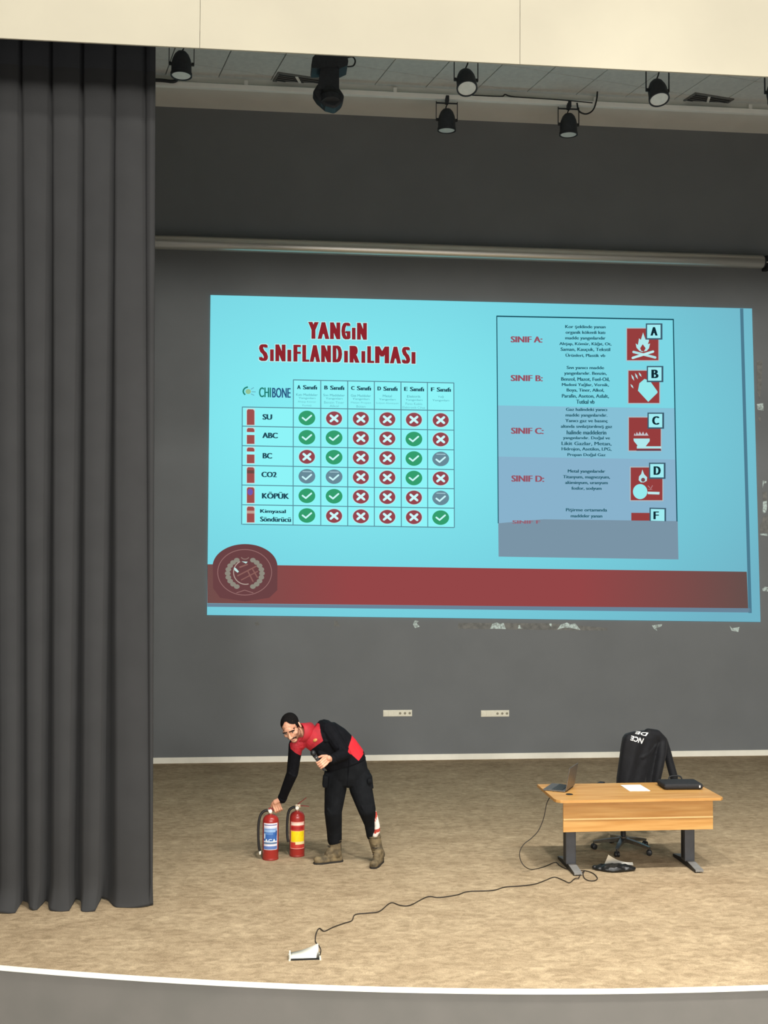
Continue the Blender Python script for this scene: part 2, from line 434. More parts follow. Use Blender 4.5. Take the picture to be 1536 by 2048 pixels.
o = mesh_obj('heading_band', hv, hf, m_head, cx, True, world=True)
o = MB().tube([(xt[0]-.1, YC+.05, ZT+.06), (xt[-1]+.05, YC+.05, ZT+.06)], .02).build('curtain_track', m_head, cx, world=True)

# ------------------------------------------------------------------ roller tube above the picture
m_metal = pmat('brushed_steel', (226, 222, 212), (210, 206, 196), 3, .30, .7, stretch=(.3, 8, 8))
m_black = pmat('black_plastic', (26, 27, 29), (20, 21, 23), 20, .5)
m_blackm = pmat('matt_black_metal', (54, 56, 60), (48, 50, 54), 30, .55, .2)
m_lens = pmat('frosted_lamp_glass', (246, 248, 242), (236, 240, 234), 20, .25)
zr = wl(900, 503.5, 16.86).z; xr = wl(1525, 522, 16.86).x
rl = thing('screen_roller', 'long steel roller tube mounted above the projected picture', 'roller', (2.5, 16.86, zr))
rx = Matrix.Rotation(math.pi/2, 3, 'Y')
o = MB().lathe([(.097, 0), (.105, .01), (.105, 11.2), (.097, 11.21)], (xr-11.21, 16.86, zr), 32, rx).build('tube', m_metal, rl, world=True); autosmooth(o)
o = MB().lathe([(.085, 0), (.085, .03)], (xr, 16.86, zr), 24, rx).build('end_cap', m_blackm, rl, world=True); autosmooth(o)
o = MB().box((xr+.10, 16.94, zr), (.08, .176, .22), bev=.01).build('wall_bracket', m_black, rl, world=True)
o = MB().tube([(xr+.01, 16.86, zr), (xr+.5, 16.86, zr)], .012).build('axle', m_metal, rl, world=True)
MB().box((xr-11.3, 16.94, zr), (.08, .176, .22), bev=.01).build('wall_bracket', m_black, rl, world=True)

# ------------------------------------------------------------------ socket strips on the wall
m_sock = pmat('ivory_socket_plastic', (236, 232, 212), (228, 224, 204), 30, .4)
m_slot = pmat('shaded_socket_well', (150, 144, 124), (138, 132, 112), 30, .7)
def socket_strip(px0, py0, px1, py1, label):
    a, b = wl(px0, py1, YW), wl(px1, py0, YW); wd, hg = b.x-a.x, b.z-a.z; cxm = (a.x+b.x)/2; cz = (a.z+b.z)/2
    t = thing('socket_strip', label, 'socket', (cxm, YW-.0, cz), group='wall socket strips')
    MB().box((0, -.008, 0), (wd, .016, hg), bev=.005).build('frame', m_sock, t)
    for k in range(6):
        x = -wd/2+wd*(k+.5)/6
        md = MB().box((x, -.019, 0), (wd/6*.86, .008, hg*.72), bev=.003).build('module', m_sock, t)
        if k >= 1:
            MB().lathe([(.019, 0), (.019, .003)], (x, -.0225, 0), 16, Matrix.Rotation(math.pi/2, 3, 'X')).build('socket_well', m_sock if k < 3 else m_slot, md)
        else:
            MB().box((x, -.0245, 0), (.03, .004, .05), bev=.001).build('rocker', m_sock, md)
    return t
socket_strip(766, 1419.5, 824, 1433, 'ivory wall socket strip nearer to the bending man')
socket_strip(961.5, 1420, 1018, 1433.5, 'ivory wall socket strip nearer to the desk chair')

# ------------------------------------------------------------------ projected picture
YS = YW-.02
def bgmat():  # projector hot spot and falloff painted into the emission colour
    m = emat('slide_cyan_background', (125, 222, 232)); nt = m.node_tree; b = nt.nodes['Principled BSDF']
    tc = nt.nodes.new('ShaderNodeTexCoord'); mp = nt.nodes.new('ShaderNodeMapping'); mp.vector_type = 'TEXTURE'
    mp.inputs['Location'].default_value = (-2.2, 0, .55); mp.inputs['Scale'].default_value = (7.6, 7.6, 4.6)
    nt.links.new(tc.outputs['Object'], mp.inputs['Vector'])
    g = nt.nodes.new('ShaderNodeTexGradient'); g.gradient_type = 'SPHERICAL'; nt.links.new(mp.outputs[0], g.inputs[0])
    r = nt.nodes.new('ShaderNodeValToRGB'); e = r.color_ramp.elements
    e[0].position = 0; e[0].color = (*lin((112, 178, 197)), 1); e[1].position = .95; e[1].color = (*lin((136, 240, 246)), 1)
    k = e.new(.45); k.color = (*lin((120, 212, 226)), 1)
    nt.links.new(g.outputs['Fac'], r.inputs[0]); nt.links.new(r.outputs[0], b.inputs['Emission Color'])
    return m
corners = [wl(421, 590, YS), wl(1504, 617, YS), wl(1521, 1244, YS), wl(414, 1230, YS)]
scr_c = sum(corners, Vector())/4
ps = thing('projection_screen', 'large lit cyan slide with red title and extinguisher table on the wall', 'screen', (scr_c.x, YS, scr_c.z))
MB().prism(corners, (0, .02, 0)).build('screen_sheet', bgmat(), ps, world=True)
EM = {}
def em(c):
    if c not in EM: EM[c] = emat('slide_colour_%d_%d_%d' % c, c)
    return EM[c]
Z5 = lambda x, y: (410+x/2.743, 580+y/2.743)
Z6 = lambda x, y: (970+x/2.714, 600+y/2.714)
Z7 = lambda x, y: (400+x/2.743, 1060+y/2.743)
ZI = lambda x, y: (x, y)
def flat(name, polys, c, layer, zf=ZI, parent=None):
    v = []; f = []
    for p in polys:
        n = len(v); v += [wl(*zf(x, y), YS-.0016*layer) for x, y in p]; f.append(tuple(range(n, n+len(p))))
    return fix_dir(mesh_obj(name, v, f, em(c), parent or ps, world=True))
def fix_dir(o):
    return o
def line(x0, y0, x1, y1, w_):
    dx, dy = x1-x0, y1-y0; l = math.hypot(dx, dy); nx, ny = -dy/l*w_/2, dx/l*w_/2
    return [(x0+nx, y0+ny), (x1+nx, y1+ny), (x1-nx, y1-ny), (x0-nx, y0-ny)]
def caps(x0, y0, x1, y1, w_):
    a = math.atan2(y1-y0, x1-x0); r = w_/2; pts = []
    for k in range(7): t = a+math.pi/2+math.pi*k/6; pts.append((x0+r*math.cos(t), y0+r*math.sin(t)))
    for k in range(7): t = a-math.pi/2+math.pi*k/6; pts.append((x1+r*math.cos(t), y1+r*math.sin(t)))
    return pts
def oval(x, y, rx_, ry_, n=32, a0=0, a1=2*math.pi):
    return [(x+rx_*math.cos(a0+(a1-a0)*k/n), y+ry_*math.sin(a0+(a1-a0)*k/n)) for k in range(n)]
def rect(x0, y0, x1, y1): return [(x0, y0+0), (x1, y0+(x1-x0)*.016), (x1, y1+(x1-x0)*.016), (x0, y1)]
def arcband(x, y, rx_, ry_, w_, a0, a1, n=24):
    o_ = [(x+(rx_+w_/2)*math.cos(a0+(a1-a0)*k/n), y+(ry_+w_/2)*math.sin(a0+(a1-a0)*k/n)) for k in range(n+1)]
    i_ = [(x+(rx_-w_/2)*math.cos(a0+(a1-a0)*k/n), y+(ry_-w_/2)*math.sin(a0+(a1-a0)*k/n)) for k in range(n+1)]
    return [[o_[k], o_[k+1], i_[k+1], i_[k]] for k in range(n)]
def text(name, body, x0, y0, x1, y1, c, layer, zf, bold=0.0, slope=.017, parent=None, fat=0, fine=False):
    tv, tf = text2d(body, bold if not fat else 0)
    v = []; ff = []
    for dx, dy in (((-fat, 0), (-fat*.5, 0), (0, 0), (fat*.5, 0), (fat, 0)) if fat else ((0, 0),)):
        n = len(v); v += [wl(*zf(x0+fat+u*(x1-x0-2*fat)+dx, y1-t*(y1-y0)+u*(x1-x0)*slope+dy), YS-.0016*layer-.00003*n/max(1, len(tv))) for u, t in tv]
        ff += [tuple(i+n for i in q) for q in tf]
    o = mesh_obj(name, v, ff, em(c), parent or ps, world=True)
    if fine: o['kind'] = 'stuff'
    return o
RED = (146, 66, 72); DK = (32, 72, 88); LN = (88, 140, 155); WH = (205, 250, 252); GRN = (52, 158, 110); GRY = (104, 138, 152)
# title, in separate letters of two heights as on the slide
def title(name, letters, yb, hgt):
    tt = flat(name, [[(letters[0][1], yb+2), (letters[-1][2], yb+2+(letters[-1][2]-letters[0][1])*.0185), (letters[-1][2], yb+4+(letters[-1][2]-letters[0][1])*.0185), (letters[0][1], yb+4)]], (150, 226, 232), 1, Z5)
    for ch, x0, x1 in letters:
        h_ = hgt*.70 if ch == 'ı' else hgt; yo = (x0-letters[0][1])*.0185
        text('title_letter', ch, x0, yb-h_+yo, x1, yb+yo, (142, 38, 46), 3, Z5, .0, .0185, tt, fat=7.5 if x1-x0 > 30 else 3)
        text('title_glow', ch, x0-4, yb-h_+yo-4, x1+4, yb+yo+4, (186, 244, 243), 2, Z5, .0, .0185, tt, fat=11.5 if x1-x0 > 30 else 5)
title('title_line', (('Y', 566, 624), ('A', 618, 682), ('N', 686, 742), ('G', 748, 798), ('ı', 806, 826), ('N', 834, 888)), 267, 92)
title('title_line', (('S', 296, 346), ('ı', 357, 377), ('N', 386, 442), ('ı', 452, 473), ('F', 485, 526), ('L', 534, 572), ('A', 574, 632), ('N', 637, 691), ('D', 700, 752), ('ı', 763, 784), ('R', 793, 848),
      ('ı', 858, 879), ('L', 890, 928), ('M', 933, 1010), ('A', 1014, 1076), ('S', 1080, 1126), ('ı', 1133, 1155)), 389, 92)
text('logo_lettering', 'CHI', 296, 534, 362, 588, (30, 122, 110), 3, Z5, .0, fat=1.6)
text('logo_lettering', 'BONE', 368, 536, 470, 590, (40, 84, 128), 3, Z5, .0, fat=1.6)
flat('logo_ring', arcband(240, 556, 30, 24, 8, math.pi*.72, math.pi*1.45), (34, 128, 112), 3, Z5)
flat('logo_dot', [oval(237, 557, 15, 14, 20)], (150, 196, 150), 3, Z5)
flat('logo_ray', [line(252, 545, 268, 535, 5), line(256, 558, 278, 559, 5), line(252, 570, 270, 578, 5)], (110, 186, 200), 3, Z5)
# the table
yl = (642, 747, 854, 962, 1070, 1178, 1285); yr = (662, 769, 877, 985, 1090, 1197, 1303)
vx = ((485, 483), (635, 635), (783, 783), (929, 929), (1075, 1077), (1220, 1222), (1365, 1368))
grid = [line(205, a, 1367, b, 5) for a, b in zip(yl, yr)]+[line(483, 493, 1367, 510, 5), line(205, 640, 201, 1287, 5)]
grid += [line(a, 493+(a-485)*.0193, b, 1288+(b-483)*.017, 5) for a, b in vx]
flat('table_background', [[(205, 642), (485, 647), (485, 493), (1365, 510), (1367, 1303), (203, 1285)]], (142, 244, 248), 1, Z5)
flat('table_grid', grid, LN, 2, Z5)
heads = ('A', 'B', 'C', 'D', 'E', 'F'); cxs = (559, 708, 855, 1000, 1146, 1293)
sub = (('Katı Maddeler', 'Yangınları', 'Ahşap Kömür', 'Kumaş'), ('Sıvı Maddeler', 'Yangınları', 'Benzin Tiner', 'Alkol'), ('Gaz Maddeler', 'Yangınları', 'Metan Propan', 'Bütan'),
       ('Metal', 'Yangınları', 'Sodyum Alüminyum'), ('Elektrik', 'Yangınları', 'Pano Kablo', 'Elektronik Cihaz'), ('Yağ', 'Yangınları'))
for i, (h, x) in enumerate(zip(heads, cxs)):
    yo = (x-559)*.017
    text('column_heading', h, x-54, 522+yo, x-34, 543+yo, DK, 3, Z5, fat=2); text('column_heading', 'Sınıfı', x-22, 522+yo, x+56, 545+yo, DK, 3, Z5, fat=2)
    for j, s in enumerate(sub[i]):
        hw = min(62, 4.3*len(s)+3); text('column_note', s, x-hw, 567+yo+j*20, x+hw, 580+yo+j*20, (82, 158, 172) if j < 2 else (108, 188, 198), 3, Z5, .0, fine=True)
rowsn = (('SU', 315, 681, 369, 711), ('ABC', 314, 782, 400, 812), ('BC', 316, 894, 369, 924), ('CO2', 309, 997, 394, 1026), ('KÖPÜK', 312, 1107, 462, 1144))
for s, a, b, c_, d in rowsn: text('row_heading', s, a, b, c_, d, DK, 3, Z5, fat=2.6)
text('row_heading', 'Kimyasal', 302, 1203, 444, 1228, DK, 3, Z5, fat=2); text('row_heading', 'Söndürücü', 302, 1243, 472, 1270, DK, 3, Z5, fat=2)
# little cylinders in the first column
for i, (t, b) in enumerate(((654, 740), (757, 844), (864, 950), (972, 1058), (1082, 1168), (1188, 1275))):
    body = [(230, b), (230, t+8), (236, t), (264, t+1), (271, t+9), (271, b)]
    cy_ = flat('cylinder_icon', [body], (158, 80, 78), 3, Z5)
    flat('cylinder_edge', [[(226, b+4), (226, t-4), (275, t-4), (275, b+4)]], (196, 222, 222), 2, Z5, cy_)
    if i in (1, 2): flat('cylinder_band', [rect(226, t+22, 275, t+38)], (160, 246, 250), 4, Z5, cy_)
    if i == 3: flat('cylinder_band', [rect(230, t+16, 271, t+34)], (108, 76, 70), 4, Z5, cy_)
    if i == 4: flat('cylinder_band', [oval(248, t+26, 15, 18, 16)], (112, 92, 176), 4, Z5, cy_)
    if i == 5: flat('cylinder_band', [rect(230, t+22, 271, t+38)], (190, 160, 146), 4, Z5, cy_)
marks = ('vxxxxx', 'vvxxvx', 'xvxxvg', 'ggxxvx', 'vvxxxg', 'vxxxxv')
for r, rowm in enumerate(marks):
    for c_, k in enumerate(rowm):
        x = cxs[c_]; y = (702, 808, 915, 1022, 1129, 1237)[r]+(x-559)*.016
        if k == 'x':
            flat('icon_halo', [oval(x, y, 49, 43)], (176, 236, 238), 2.4, Z5)
            ic = flat('cross_icon', [oval(x, y, 44, 38)], (148, 70, 78), 3, Z5)
            flat('cross_mark', [caps(x-18, y-15, x+18, y+15, 13)], WH, 4, Z5, ic); flat('cross_mark', [caps(x-18, y+15, x+18, y-15, 13)], WH, 4.5, Z5, ic)
        else:
            ic = flat('check_icon', [oval(x, y, 46, 40)], GRN if k == 'v' else GRY, 3, Z5)
            dy = 4 if k == 'g' else 0
            flat('check_mark', [caps(x-24, y-1+dy, x-6, y+13+dy, 9)], WH, 4, Z5, ic); flat('check_mark', [caps(x-6, y+13+dy, x+24, y-13+dy, 9)], WH, 4.5, Z5, ic)
            if k == 'g': flat('check_bar', [caps(x-22, y-26, x+24, y-25, 5)], (165, 200, 210), 4, Z5, ic)
# the panel of fire classes
P1, P2, P3 = (122, 208, 222), (136, 192, 214), (126, 176, 200)
flat('panel_background', [[(66, 92), (1022, 106), (1034, 586), (68, 572)]], (124, 214, 228), 1, Z6)
flat('panel_background', [[(68, 572), (1030, 588), (1036, 866), (72, 850)]], (134, 192, 214), 1, Z6)
flat('panel_background', [[(72, 850), (1036, 866), (1042, 1204), (74, 1212)]], (136, 178, 204), 1, Z6)
flat('panel_cover', [[(72, 1212), (320, 1190), (1046, 1200), (1050, 1408), (74, 1393)]], (122, 148, 166), 2, Z6)
flat('panel_frame', [line(63, 88, 1025, 106, 7), line(64, 86, 72, 1212, 5), line(1022, 104, 1042, 1202, 6)], (20, 74, 90), 3, Z6)
for s, x0, y0, x1, y1 in (('SINIF A:', 139, 197, 312, 230), ('SINIF B:', 139, 407, 314, 440), ('SINIF C:', 141, 693, 319, 726), ('SINIF D:', 143, 952, 322, 986)):
    text('class_heading', s, x0, y0, x1, y1, (150, 84, 100), 3, Z6, .0, .008, fat=2.8)
text('class_heading', 'SINIF F', 148, 1196, 300, 1214, (150, 100, 116), 2.6, Z6, .0, .0, fat=2.5)
para = ((('Kor şeklinde yanan', 110), ('organik kökenli katı', 108), ('madde yangınlarıdır', 110), ('Ahşap, Kömür, Kâğıt, Ot,', 142), ('Saman, Kauçuk, Tekstil', 135), ('Ürünleri, Plastik vb', 108)),
        (('Sıvı yanıcı madde', 102), ('yangınlarıdır. Benzin,', 116), ('Benzol, Mazot, Fuel-Oil,', 132), ('Madeni Yağlar, Vernik,', 128), ('Boya, Tiner, Alkol,', 102), ('Parafin, Aseton, Asfalt,', 128), ('Tutkal vb', 50)),
        (('Gaz halindeki yanıcı', 112), ('madde yangınlarıdır.', 114), ('Yanıcı gaz ve basınç', 116), ('altında sıvılaştırılmış gaz', 140), ('halinde maddelerin', 108), ('yangınlarıdır. Doğal ve', 128), ('Likit Gazlar, Metan,', 136), ('Hidrojen, Asetilen, LPG,', 136), ('Propan Doğal Gaz', 104)),
        (('Metal yangınlarıdır', 102), ('Titanyum, magnezyum,', 128), ('alüminyum, uranyum', 116), ('fosfor, sodyum', 82)),
        (('Pişirme ortamında', 112), ('maddeler yanan', 86)))
for ls, y, step in zip(para, (136, 358, 585, 920, 1130), (30.5, 30.5, 30.6, 31, 33)):
    for j, (s, hw) in enumerate(ls):
        x = 545+ (6 if y > 500 else 0)
        text('class_note', s, x-hw, y+j*step, x+hw, y+j*step+22, (38, 92, 108), 3, Z6, .0, .006, fat=1.2, fine=True)
# red pictograms with letter boxes
PR = (150, 62, 62)
def picto(x0, y0, x1, y1, bx, by, letter, hh=88):
    flat('pictogram_rim', [[(x0-5, y0-5), (x1+5, y0-5), (x1+5, y1+5), (x0-5, y1+5)]], (176, 190, 196), 2.3, Z6)
    p = flat('pictogram', [[(x0, y0), (x1, y0), (x1, y1), (x0, y1)]], PR, 3, Z6)
    q = flat('letter_frame', [[(bx, by), (bx+90, by), (bx+90, by+hh), (bx, by+hh)]], (62, 92, 110), 5, Z6)
    flat('letter_field', [[(bx+7, by+7), (bx+80, by+7), (bx+80, by+hh-(8 if hh > 80 else 0)), (bx+7, by+hh-(8 if hh > 80 else 0))]], (160, 236, 242), 6, Z6, q)
    text('letter', letter, bx+25, by+20, bx+64, by+66, (14, 42, 52), 7, Z6, .0, 0, q, fat=4)
    return p
a = picto(771, 155, 941, 327, 873, 127, 'A')
fl_ = [(858, 176), (866, 200), (872, 216), (888, 190), (890, 222), (884, 240), (896, 236), (890, 262), (878, 276), (852, 282), (838, 276), (822, 258), (818, 236), (830, 244), (836, 208), (846, 216)]
flat('flame', [fl_], (176, 232, 236), 4, Z6, a); flat('flame_core', [[(856, 240), (872, 262), (862, 280), (848, 276), (842, 262)]], PR, 4.6, Z6, a)
flat('log', [caps(806, 282, 924, 312, 13)], (176, 226, 230), 4.4, Z6, a); flat('log', [caps(802, 314, 912, 280, 13)], (190, 240, 242), 4.9, Z6, a)
b = picto(779, 384, 946, 559, 878, 358, 'B')
flat('canister', [[(866, 428), (838, 452), (830, 492), (886, 553), (936, 504), (936, 496), (896, 440)]], (150, 232, 236), 4, Z6, b)
for x, y, l in ((800, 404, 34), (820, 396, 34), (840, 392, 26), (796, 456, 24)): flat('droplet', [[(x-6, y), (x+6, y+l*.4), (x+10, y+l), (x-2, y+l*.6)]], (184, 226, 230), 4, Z6, b)
c = picto(781, 638, 954, 817, 882, 611, 'C')
flat('burner', [[(806, 752), (894, 752), (894, 766), (872, 794), (956, 794), (956, 806), (824, 806), (824, 794), (828, 790), (808, 766)]], (176, 232, 236), 4, Z6, c)
flat('burner_flame', [[(808, 736), (812, 722), (818, 734), (824, 716), (832, 730), (840, 714), (850, 730), (858, 714), (866, 732), (876, 718), (888, 736)]], (196, 196, 202), 4, Z6, c)
flat('burner_pipe_line', [line(822, 815, 956, 815, 7)], (92, 60, 78), 4.3, Z6, c)  # dark line drawn below the burner pipe
d = picto(791, 909, 963, 1087, 890, 883, 'D')
flat('pan', [oval(842, 1040, 39, 41, 28)], (152, 234, 238), 4, Z6, d); flat('pan_handle', [[(882, 1040), (948, 1042), (946, 1056), (884, 1054)]], (190, 232, 236), 4, Z6, d)
flat('flame', [[(854, 920), (864, 946), (880, 962), (878, 982), (862, 990), (846, 990), (834, 978), (836, 958), (848, 944)]], (180, 230, 234), 4, Z6, d); flat('flame_core', [oval(858, 976, 11, 11, 14)], (120, 70, 76), 4.6, Z6, d)
flat('spark', [line(884, 1008, 896, 1020, 4), line(896, 1030, 910, 1006, 4), line(886, 1028, 908, 1028, 3)], (178, 130, 134), 4, Z6, d)
f_ = flat('pictogram', [[(794, 1155), (944, 1156), (944, 1198), (794, 1197)]], PR, 3, Z6)
q = flat('letter_frame', [[(893, 1127), (983, 1129), (983, 1201), (893, 1199)]], (62, 92, 110), 5, Z6)
flat('letter_field', [[(900, 1134), (974, 1136), (974, 1200), (900, 1198)]], (160, 236, 242), 6, Z6, q); text('letter', 'F', 914, 1148, 944, 1190, (14, 42, 52), 7, Z6, .0, 0, q, fat=3)
# bottom band, borders and seal
flat('border_stripe', [[(1480, 617), (1486.5, 617), (1503.5, 1226), (1497, 1226)]], (76, 122, 142), 2.5)
flat('border_stripe', [[(414.5, 1207), (1500, 1216.5), (1503.5, 1225), (414.5, 1213.5)]], (106, 132, 152), 2.5)
def bandmat():
    m = emat('slide_red_band', (140, 62, 64)); nt = m.node_tree; b_ = nt.nodes['Principled BSDF']
    tc = nt.nodes.new('ShaderNodeTexCoord'); mp = nt.nodes.new('ShaderNodeMapping'); mp.vector_type = 'TEXTURE'
    mp.inputs['Location'].default_value = (-.35, 0, 0); mp.inputs['Scale'].default_value = (4.6, 20, 20); nt.links.new(tc.outputs['Object'], mp.inputs['Vector'])
    g = nt.nodes.new('ShaderNodeTexGradient'); g.gradient_type = 'SPHERICAL'; nt.links.new(mp.outputs[0], g.inputs[0])
    r = nt.nodes.new('ShaderNodeValToRGB'); e = r.color_ramp.elements
    e[0].position = 0; e[0].color = (*lin((100, 80, 76)), 1); e[1].position = .6; e[1].color = (*lin((148, 70, 71)), 1)
    nt.links.new(g.outputs['Fac'], r.inputs[0]); nt.links.new(r.outputs[0], b_.inputs['Emission Color']); return m
mesh_obj('red_band', [wl(x, y, YS-.0016*2) for x, y in ((415, 1128.5), (1493.5, 1143.5), (1496.5, 1217), (414.5, 1206.5))], [(0, 1, 2, 3)], bandmat(), ps, world=True)
sl = flat('seal', [[(70, 190)]+[(247+178*math.cos(t), 200-123*math.sin(t)) for t in [math.pi*(1-k/28) for k in range(29)]]+[(425, 196), (424, 330), (380, 372), (247, 392), (110, 372), (72, 320)]], (106, 66, 68), 3, Z7)
flat('seal_ring', arcband(245, 232, 148, 125, 4, 0, 2*math.pi, 48), (150, 110, 108), 4, Z7, sl)
def leaf(side):
    out = []
    for k in range(9):
        t = math.radians(118+k*15.5) if side < 0 else math.radians(62-k*15.5)
        x, y = 246+94*math.cos(t)*1.0, 238-82*math.sin(t)
        out.append(oval(x, y, 16, 13, 10))
    return out
for s_ in (-1, 1): 
    for k_, p_ in enumerate(leaf(s_)): flat('laurel_leaf', [p_], (142, 138, 126), 4+.12*k_, Z7, sl)
flat('shield_outline', arcband(250, 232, 66, 66, 5, math.pi*.42, math.pi*1.35), (178, 160, 150), 4.5, Z7, sl)
flat('shield_bar', [line(205, 252, 310, 198, 7), line(225, 275, 318, 226, 6), line(216, 205, 262, 188, 8), line(262, 225, 292, 284, 7), line(288, 214, 316, 262, 7)], (140, 98, 92), 4.3, Z7, sl)
flat('shield_fleck', [[(186, 206), (196, 208), (214, 228), (206, 234), (190, 222)], [(228, 172), (262, 174), (252, 184)]], (190, 226, 222), 5, Z7, sl)  # pale marks drawn on the shield
flat('seal_crescent', arcband(247, 148, 20, 12, 6, .1, math.pi-.1, 12), (140, 112, 106), 4.5, Z7, sl)
flat('seal_ribbon', [line(200, 345, 245, 330, 4), line(245, 330, 292, 345, 4)], (150, 110, 108), 4.5, Z7, sl)

# ------------------------------------------------------------------ lighting rig under the stage ceiling
m_bar = pmat('white_painted_bar', (252, 250, 242), (248, 246, 238), 5, .6)
YR_ = 16.0
zb0 = wl(900, 195.5, YR_).z
br = thing('lighting_bar', 'white horizontal lighting bar hung under the stage ceiling near the wall', 'bar', (2.5, YR_, zb0))
MB().box((2.5, YR_, zb0), (13.4, .07, .07), bev=.006).build('rail', m_bar, br, world=True)
for px in (492, 790, 1190, 1500):
    x = wl(px, 180, YR_).x; MB().box((x, YR_, (zb0+.03+ZC+.02)/2), (.05, .035, ZC+.02-zb0-.03)).build('drop_rod', m_bar, br, world=True)
for px in (894, 1138): MB().box((wl(px, 205, YR_).x, YR_-.005, zb0-.03), (.05, .1, .09), bev=.01).build('clamp', m_blackm, br, world=True)
c1 = [wl(x, y, YR_-.08) for x, y in ((1154, 206), (1158, 222), (1172, 228), (1186, 220), (1193, 200), (1195, 180))]
tag(MB().tube(c1, .012, 6, 6).build('drop_cable', m_black, None, True), 'black cable drooping from the ceiling to the lighting bar', 'cable')
c2 = [wl(x, y, YR_-.06) for x, y in ((300, 160), (325, 161), (345, 163), (353, 160), (354, 154))]
tag(MB().tube(c2, .025, 6, 4).build('lamp_cable', m_black, None, True), 'short black cable bunched on the bar beside the curtain', 'cable')
c3 = [wl(x, y, YR_-.03) for x, y in ((930, 190), (1000, 193), (1010, 189), (1030, 194), (1120, 200), (1185, 206))]
tag(MB().tube(c3, .010, 6, 5).build('rail_cable', m_black, None, True), 'thin black cable lying along the top of the lighting bar', 'cable')
# hidden front bar carrying the larger lamps
YF = 13.5; zf_ = wl(900, 62, YF).z
fb = thing('front_lighting_bar', 'dark lighting bar above the bulkhead edge carrying the front lamps', 'bar', (2.5, YF, zf_))
MB().tube([(-3.5, YF, zf_), (9.5, YF, zf_)], .03, 12).build('pipe', m_blackm, fb, True, True)
for x in (-3, 0, 3, 6, 9): MB().tube([(x, YF, zf_), (x, YF, ZC+.07)], .015).build('drop_rod', m_blackm, fb, world=True)
def par_can(px, py, Y, barz, label, tilt, turn, sc=1.0, cable=False):
    c = wl(px, py, Y); t = thing('stage_lamp', label, 'lamp', (c.x, Y, barz), group='stage lamps')
    R = Matrix.Rotation(turn, 3, 'Z') @ Matrix.Rotation(tilt, 3, 'X')       # tilt > 0 swings the lens towards the hall
    cz = c.z-barz
    pr = [(.03, .15), (.055, .145), (.085, .11), (.108, .055), (.12, .0), (.122, -.11), (.129, -.115), (.129, -.15), (.115, -.15), (.112, -.135)]
    b = MB().lathe([(r*sc, z*sc) for r, z in pr], (0, 0, cz), 24, R).build('housing', m_blackm, t); autosmooth(b)
    MB().lathe([(.113*sc, -.136*sc), (.108*sc, -.143*sc)], (0, 0, cz), 24, R).build('lens', m_lens, b)
    for s in (-1, 1):
        MB().lathe([(.022, 0), (.022, .03)], Vector((s*.12*sc, 0, cz)), 12, Matrix.Rotation(s*math.pi/2, 3, 'Y')).build('knob', m_black, t)
    yk = MB()
    for s in (-1, 1): yk.box((s*.148*sc, 0, cz/2), (.008, .03, -cz+.02))
    yk.box((0, 0, -.012), (.304*sc, .03, .012)); yk.build('yoke', m_blackm, t)
    MB().box((0, 0, .02), (.05, .06, .09), bev=.008).build('hook_clamp', m_blackm, t)
    MB().tube([(0, .02, cz+.16*sc), (.03, .03, cz*.55), (-.01, .02, cz*.3), (.02, .01, 0)], .009, 6, 5).build('power_lead', m_black, t, True)
    return t
par_can(363, 128, YF, zf_-.04, 'black stage lamp nearest the curtain', -.02, -.1, 1.0)
par_can(932, 160, YF, zf_-.04, 'black stage lamp with a round lens, right of the moving head lamp', -.42, .05, 1.0)
par_can(1315, 181, YF, zf_-.04, 'black stage lamp farthest right under the cream bulkhead', -.36, .08, 1.0)
par_can(1552, 186, YF, zf_-.04, 'black stage lamp cut off by the right edge of the photo', -.36, .1, 1.0)
par_can(893.5, 240, YR_-.02, zb0-.08, 'black stage lamp hung from the rear bar, nearer the curtain', .06, 0, 1.05)
par_can(1137, 249, YR_-.02, zb0-.08, 'black stage lamp hung from the rear bar, below the drooping cable', .03, .05, 1.05)
